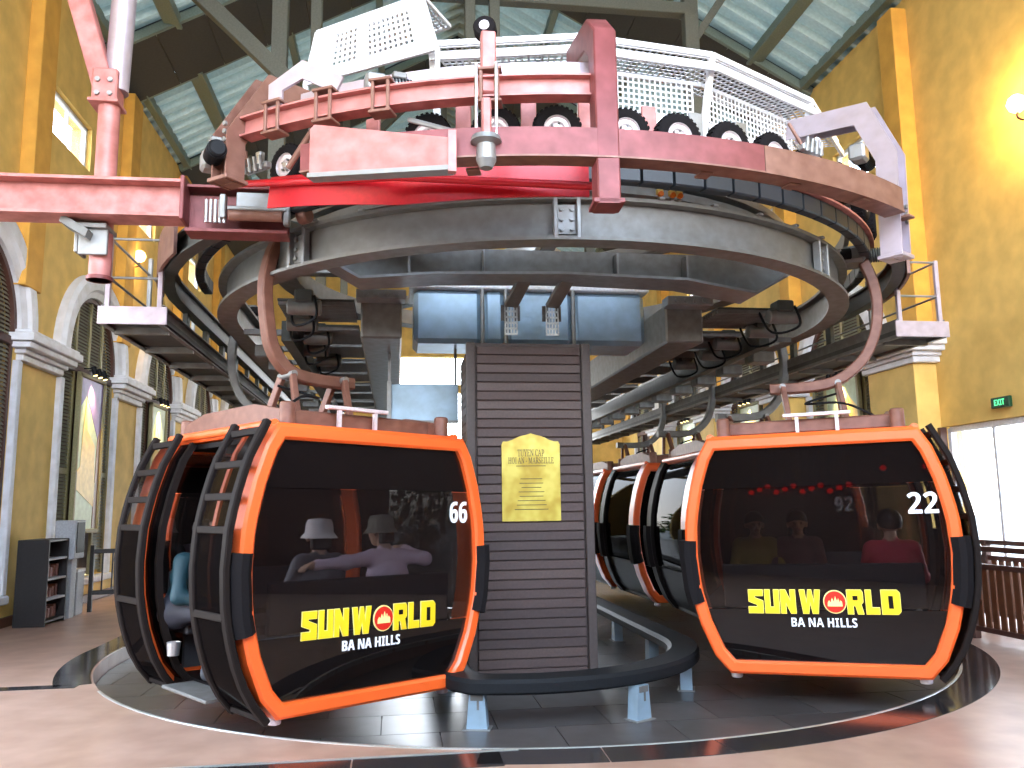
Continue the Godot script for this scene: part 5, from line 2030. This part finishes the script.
func cabins():
	var a := cabin_xf(-2.3, 1.42, 36.0, -1.0)
	cabin("orange and black cabin numbered 66 with its doors open, on the left", a, -1.0, "66", true, -0.12, true)
	var b := cabin_xf(2.52, 1.14, -27.5, 1.0)
	cabin("orange and black cabin numbered 22, nearest on the right", b, 1.0, "22", true, 0.06, true, 0.06)
	cabin("second orange cabin on the right, just behind cabin 22", cabin_xf(3.1, -1.75, -4.0), 1.0, "92", false, 0.0, false)
	cabin("third orange cabin on the right, two behind cabin 22", cabin_xf(3.1, -4.35, 0.0), 1.0, "42", false, 0.0, false)
	cabin("far orange cabin on the right, last in the row", cabin_xf(3.1, -6.95, 0.0), 1.0, "35", false, 0.0, false)
	cabin("orange cabin on the left hidden behind cabin 66", cabin_xf(-2.96, -1.6, 2.0), -1.0, "17", false, 0.0, false)
	# riders
	var skin := Color(0.55, 0.32, 0.22)
	var seat := 0.12
	person("person in a pale pink top with arms spread along the bench in cabin 66", a * at(0.4, seat, 0.6, PI),
		{hip = v3(0, 0.5, 0), chest = v3(0, 0.78, -0.03), neck = v3(0, 0.98, -0.02), head = v3(0.05, 1.13, 0.02), look = v3(0.35, -0.05, 1),
		sh_r = v3(0.18, 0.92, -0.02), el_r = v3(0.46, 0.9, -0.1), wr_r = v3(0.72, 0.89, -0.1), sh_l = v3(-0.18, 0.92, -0.02), el_l = v3(-0.36, 0.9, -0.08), wr_l = v3(-0.3, 0.97, 0.12),
		kn_r = v3(0.12, 0.5, 0.42), an_r = v3(0.12, 0.09, 0.4), kn_l = v3(-0.1, 0.5, 0.42), an_l = v3(-0.1, 0.09, 0.42)},
		Color(0.86, 0.62, 0.74), Color(0.35, 0.45, 0.6), skin, Color(0.6, 0.6, 0.6), "hat_grey")
	person("person in a white bucket hat and dark jacket beside the pink top in cabin 66", a * at(-0.24, seat, 0.6, PI),
		{hip = v3(0, 0.5, 0), chest = v3(0, 0.78, -0.02), neck = v3(0, 0.96, 0), head = v3(0, 1.1, 0.02), look = v3(-0.3, 0, 1),
		sh_r = v3(0.18, 0.9, 0), el_r = v3(0.24, 0.66, 0.1), wr_r = v3(0.12, 0.6, 0.32), sh_l = v3(-0.18, 0.9, 0), el_l = v3(-0.24, 0.66, 0.1), wr_l = v3(-0.12, 0.6, 0.32),
		kn_r = v3(0.12, 0.5, 0.42), an_r = v3(0.12, 0.09, 0.4), kn_l = v3(-0.1, 0.5, 0.42), an_l = v3(-0.1, 0.09, 0.42)},
		Color(0.12, 0.11, 0.13), Color(0.08, 0.08, 0.1), skin, Color(0.5, 0.5, 0.5), "hat_white")
	person("person in a teal jacket seated in the open doorway of cabin 66", a * at(-0.84, seat, -0.58, 0.45),
		{hip = v3(0, 0.5, 0), chest = v3(0, 0.78, 0.1), neck = v3(0, 0.95, 0.16), head = v3(0, 1.09, 0.22), look = v3(0.3, -0.3, 1),
		sh_r = v3(0.18, 0.9, 0.14), el_r = v3(0.26, 0.64, 0.2), wr_r = v3(0.14, 0.6, 0.44), sh_l = v3(-0.18, 0.9, 0.14), el_l = v3(-0.26, 0.64, 0.2), wr_l = v3(-0.14, 0.58, 0.46),
		kn_r = v3(0.12, 0.52, 0.44), an_r = v3(0.12, 0.09, 0.4), kn_l = v3(-0.12, 0.52, 0.44), an_l = v3(-0.12, 0.09, 0.4)},
		Color(0.001, 0.028, 0.042), Color(0.03, 0.03, 0.04), skin, Color(0.04, 0.04, 0.05), "hair", 1.08)
	var J := {hip = v3(0, 0.5, 0), chest = v3(0, 0.78, -0.02), neck = v3(0, 0.96, 0), head = v3(0, 1.1, 0.02), look = v3(0.2, 0, 1),
		sh_r = v3(0.18, 0.9, 0), el_r = v3(0.24, 0.66, 0.1), wr_r = v3(0.12, 0.6, 0.32), sh_l = v3(-0.18, 0.9, 0), el_l = v3(-0.24, 0.66, 0.1), wr_l = v3(-0.12, 0.6, 0.32),
		kn_r = v3(0.12, 0.5, 0.42), an_r = v3(0.12, 0.09, 0.4), kn_l = v3(-0.1, 0.5, 0.42), an_l = v3(-0.1, 0.09, 0.42)}
	person("person in a red jacket with back to the window of cabin 22", b * at(0.62, seat, 0.6, PI), J, Color(0.5, 0.02, 0.05), Color(0.04, 0.05, 0.08), skin, Color(0.1, 0.1, 0.1), "hair")
	person("person in a mustard jacket on the far bench of cabin 22, at the left", b * at(-0.62, seat, -0.62, 0.1), J, Color(0.36, 0.26, 0.04), Color(0.05, 0.05, 0.06), skin, Color(0.1, 0.1, 0.1), "hair")
	person("dark-haired person with pale trousers on the far bench of cabin 22", b * at(-0.18, seat, -0.62, -0.1), J, Color(0.14, 0.05, 0.06), Color(0.7, 0.68, 0.7), skin, Color(0.5, 0.5, 0.5), "long")

# ---------------------------------------------------------------- furnishings
func furnishings():
	# black open shelf cabinet by the left wall
	var t := thing("shelf_cabinet", "black open-sided shelf cabinet against the left wall", "cabinet", at(-6.62, 0, -4.15))
	var st := S()
	bx(st, 0, 0.6, 0.35, 0.42, 1.2, 0.03, 0.004)
	part("side", st, M.cabinet_black, t)
	st = S()
	bx(st, 0, 0.6, -0.35, 0.42, 1.2, 0.03, 0.004)
	part("side", st, M.cabinet_black, t)
	st = S()
	bx(st, -0.195, 0.6, 0, 0.03, 1.2, 0.68, 0.004)
	part("back", st, M.cabinet_black, t)
	for y in [0.06, 0.36, 0.64, 0.92, 1.18]:
		st = S()
		bx(st, 0, y, 0, 0.41, 0.03, 0.68, 0.004)
		part("shelf", st, M.cabinet_black if y > 1 or y < 0.1 else M.cabinet_grey, t)
	for k in 3:
		st = S()
		for i in 6:
			bx(st, -0.02, 0.075 + 0.29 * k + 0.09 - 0.01 * (i % 3), -0.28 + i * 0.11, 0.24, 0.17 - 0.02 * (i % 3), 0.07, 0.004)
		solo("brochure_stack", st, M.magazine, "row of brochures on the %s shelf of the black cabinet" % ["lowest", "second", "third"][k], "brochures", at(-6.62, 0, -4.15), "brochures in the cabinet").set_meta("kind", "stuff")
	t = thing("control_box", "grey metal control box on a pedestal beside the black cabinet", "control box", at(-6.5, 0, -4.8))
	st = S()
	bx(st, 0, 0.44, 0, 0.16, 0.88, 0.2, 0.008)
	part("pedestal", st, M.cabinet_grey, t)
	st = S()
	bx(st, 0, 1.17, 0.02, 0.3, 0.58, 0.4, 0.012)
	part("housing", st, M.cabinet_grey, t)
	st = S()
	bx(st, 0.155, 1.2, 0.02, 0.012, 0.46, 0.3, 0.004)
	part("screen", st, M.black, t)
	st = S()
	bx(st, 0.01, 1.1, 0.23, 0.03, 0.03, 0.02)
	part("lock", st, M.galv_dark, t)
	t = thing("pedestal_cabinet", "low pale steel cabinet next to the control box", "cabinet", at(-6.6, 0, -5.2))
	st = S()
	bx(st, 0, 0.33, 0, 0.3, 0.66, 0.3, 0.01)
	part("body", st, M.cabinet_grey, t)
	st = S()
	bx(st, 0, 0.68, 0, 0.32, 0.05, 0.32, 0.008)
	part("lid", st, M.white_paint, t)
	t = thing("queue_barrier", "dark queue barrier with square posts by the left wall", "barrier", at(-6.4, 0, -5.5))
	for k in 3:
		st = S()
		bx(st, k * 0.55, 0.5, -k * 0.15, 0.06, 1.0 + (0.1 if k == 0 else 0.0), 0.06, 0.006)
		part("post", st, M.cabinet_black, t)
	for y in [0.95, 0.3]:
		st = S()
		bar(st, v3(0, y, 0), v3(1.1, y, -0.3), 0.05, 0.07, 0.006)
		part("rail", st, M.cabinet_black, t)
	for k in 7:
		st = S()
		bx(st, 0.15 + k * 0.14, 0.62, -0.04 - k * 0.038, 0.02, 0.62, 0.02)
		part("baluster", st, M.cabinet_black, t)
	# wooden balustrades at the right
	for r in [[v3(5.12, 0, -1.4), v3(5.2, 0, 3.4), "brown slatted balustrade along the right platform edge"], [v3(6.2, 0, -2.6), v3(6.3, 0, 2.5), "second brown balustrade nearer the glazed doors"]]:
		t = thing("balustrade", r[2], "balustrade", Transform3D.IDENTITY, "wooden balustrades")
		var a: Vector3 = r[0]
		var b: Vector3 = r[1]
		for y in [1.03, 0.83, 0.12]:
			st = S()
			bar(st, a + v3(0, y, 0), b + v3(0, y, 0), 0.07 if y > 1 else 0.045, 0.06, 0.008)
			part("rail", st, M.dark_wood, t)
		var n := 40
		for i in n + 1:
			st = S()
			var p := a.lerp(b, float(i) / n)
			if i % 10 == 0:
				bx(st, p.x, 0.53, p.z, 0.09, 1.06, 0.09, 0.01)
				part("post", st, M.dark_wood, t)
			else:
				bx(st, p.x, 0.46, p.z, 0.022, 0.74, 0.09, 0.004)
				part("slat", st, M.fence_wood, t)
	# exit sign
	t = thing("exit_sign", "green exit sign box above the glazed doors on the right wall", "sign", at(6.9, 2.95, -1.66))
	st = S()
	bx(st, 0.03, 0, 0, 0.06, 0.15, 0.36, 0.008)
	part("housing", st, M.sign_green, t)
	st = S()
	bx(st, -0.002, 0, 0, 0.004, 0.125, 0.33)
	part("face", st, M.sign_green, t)
	word("lit_lettering", "EXIT", t, v3(-0.006, 0.0, 0), 0.2, 0.085, 0.004, M.sign_lit, Basis(v3(0, 0, 1), Vector3.UP, v3(-1, 0, 0)))
	# wall lamps
	for p in [[-6.8, 6.75, -8.4, "glowing globe wall lamp between the arches on the left wall"], [6.75, 6.9, -0.6, "glowing globe wall lamp high on the right wall"]]:
		t = thing("wall_lamp", p[3], "lamp", at(p[0], p[1], p[2]), "globe wall lamps")
		st = S()
		lathe(st, Transform3D.IDENTITY, [Vector2(0, -0.13), Vector2(0.05, -0.12), Vector2(0.1, -0.08), Vector2(0.13, 0), Vector2(0.1, 0.08), Vector2(0.05, 0.12), Vector2(0, 0.13)], 24, true)
		part("lamp_globe", st, M.lamp, t)
		st = S()
		var s := signf(p[0])
		tube(st, curve([v3(0, -0.12, 0), v3(0, -0.2, 0), v3(s * 0.12, -0.22, 0), v3(s * 0.2, -0.1, 0)], 6), 0.016, 8)
		part("bracket", st, M.dark_wood, t)
		var l := OmniLight3D.new()
		l.name = "lamp_light"
		l.light_color = Color(1.0, 0.82, 0.5)
		l.light_energy = 2.0 if s < 0 else 4.0
		l.light_size = 0.13
		l.omni_range = 40.0
		l.omni_attenuation = 2.0
		l.shadow_enabled = true
		t.add_child(l)
	# hanging red lanterns behind the camera, mirrored in the cabin windows
	var proto: Node3D = null
	for i in 14:
		var x := at(-9.5 + i * 0.62 + 0.1 * (i % 3), 0, 0)
		x.origin = v3(-4.2 + i * 0.2 if i < 12 else -1.3 + (i - 12) * 0.8, 1.8 + 0.06 * (i % 3) if i < 12 else 2.22, 11.4)
		var lab := "small red paper lantern in the string hung by the entrance"
		if proto:
			copy_of(proto, x, lab)
			continue
		proto = thing("lantern", lab, "lantern", x, "red lanterns by the entrance")
		st = S()
		lathe(st, Transform3D.IDENTITY, [Vector2(0, -0.05), Vector2(0.03, -0.05), Vector2(0.055, -0.025), Vector2(0.065, 0), Vector2(0.055, 0.025), Vector2(0.03, 0.05), Vector2(0, 0.05)], 14, true)
		part("lantern_shade", st, M.lantern, proto)
		st = S()
		tube(st, [v3(0, 0.05, 0), v3(0, 1.6, 0), v3(0, 1.8, 0.5)], 0.006, 5)
		part("cord", st, M.black, proto)
	# greenery outside the far gate and the right doors
	var rng := RandomNumberGenerator.new()
	rng.seed = 4
	for k in 4:
		t = thing("outdoor_bush", "leafy green bush outside the far gate, %s from the left" % ["first", "second", "third", "fourth"][k], "bush", at(-3.6 + k * 3.2, -0.4, -27.0 - (k % 2) * 1.0), "bushes outside")
		st = S()
		for i in 260:
			var d := v3(rng.randfn(), rng.randfn(), rng.randfn()).normalized() * (0.7 + 0.5 * rng.randf())
			var b := Basis(v3(rng.randfn(), rng.randfn(), rng.randfn()).normalized(), rng.randf() * TAU)
			box(st, Transform3D(b, v3(d.x * 1.2, 1.7 + d.y * 1.5, d.z * 1.2)), v3(0.34, 0.02, 0.2))
		part("foliage", st, M.leaf, t).set_meta("kind", "stuff")
		st = S()
		cyl(st, v3(0, 0, 0), v3(0, 1.6, 0), 0.12, 8)
		part("stem", st, M.dark_wood, t)

# ---------------------------------------------------------------- main
func _ready():
	# camera
	var cam := Camera3D.new()
	cam.name = "camera"
	var P := deg_to_rad(8.3)
	var Y := deg_to_rad(8.0)
	var R := 0.0135
	var f := v3(sin(Y) * cos(P), sin(P), -cos(Y) * cos(P))
	var r0 := v3(cos(Y), 0, sin(Y))
	var u0 := r0.cross(f)
	var r := r0 * cos(R) - u0 * sin(R)
	var u := u0 * cos(R) + r0 * sin(R)
	cam.transform = Transform3D(Basis(r, u, -f), v3(-1.56, 1.6, 8.95))
	cam.fov = rad_to_deg(2.0 * atan(384.0 / 830.0))
	cam.near = 0.05
	cam.far = 400.0
	cam.current = true
	add_child(cam)
	# sky and exposure
	var env := Environment.new()
	env.background_mode = Environment.BG_SKY
	var sky := Sky.new()
	var sm := ProceduralSkyMaterial.new()
	sm.sky_top_color = Color(0.78, 0.88, 1.0)
	sm.sky_horizon_color = Color(1.0, 0.99, 0.97)
	sm.sky_curve = 0.2
	sm.ground_horizon_color = Color(0.8, 0.79, 0.76)
	sm.ground_bottom_color = Color(0.6, 0.58, 0.55)
	sm.sky_energy_multiplier = 3.2
	sm.ground_energy_multiplier = 3.2
	sky.sky_material = sm
	env.sky = sky
	env.tonemap_mode = Environment.TONE_MAPPER_LINEAR
	env.tonemap_exposure = 1.25
	env.sdfgi_enabled = true
	env.ssao_enabled = true
	env.ssil_enabled = true
	var we := WorldEnvironment.new()
	we.name = "world_environment"
	we.environment = env
	add_child(we)
	make_materials()
	hall()
	rails()
	tyres()
	fairing_frame()
	guards()
	small_gear()
	left_support()
	centre()
	pillar()
	guide_bench()
	cabins()
	furnishings()
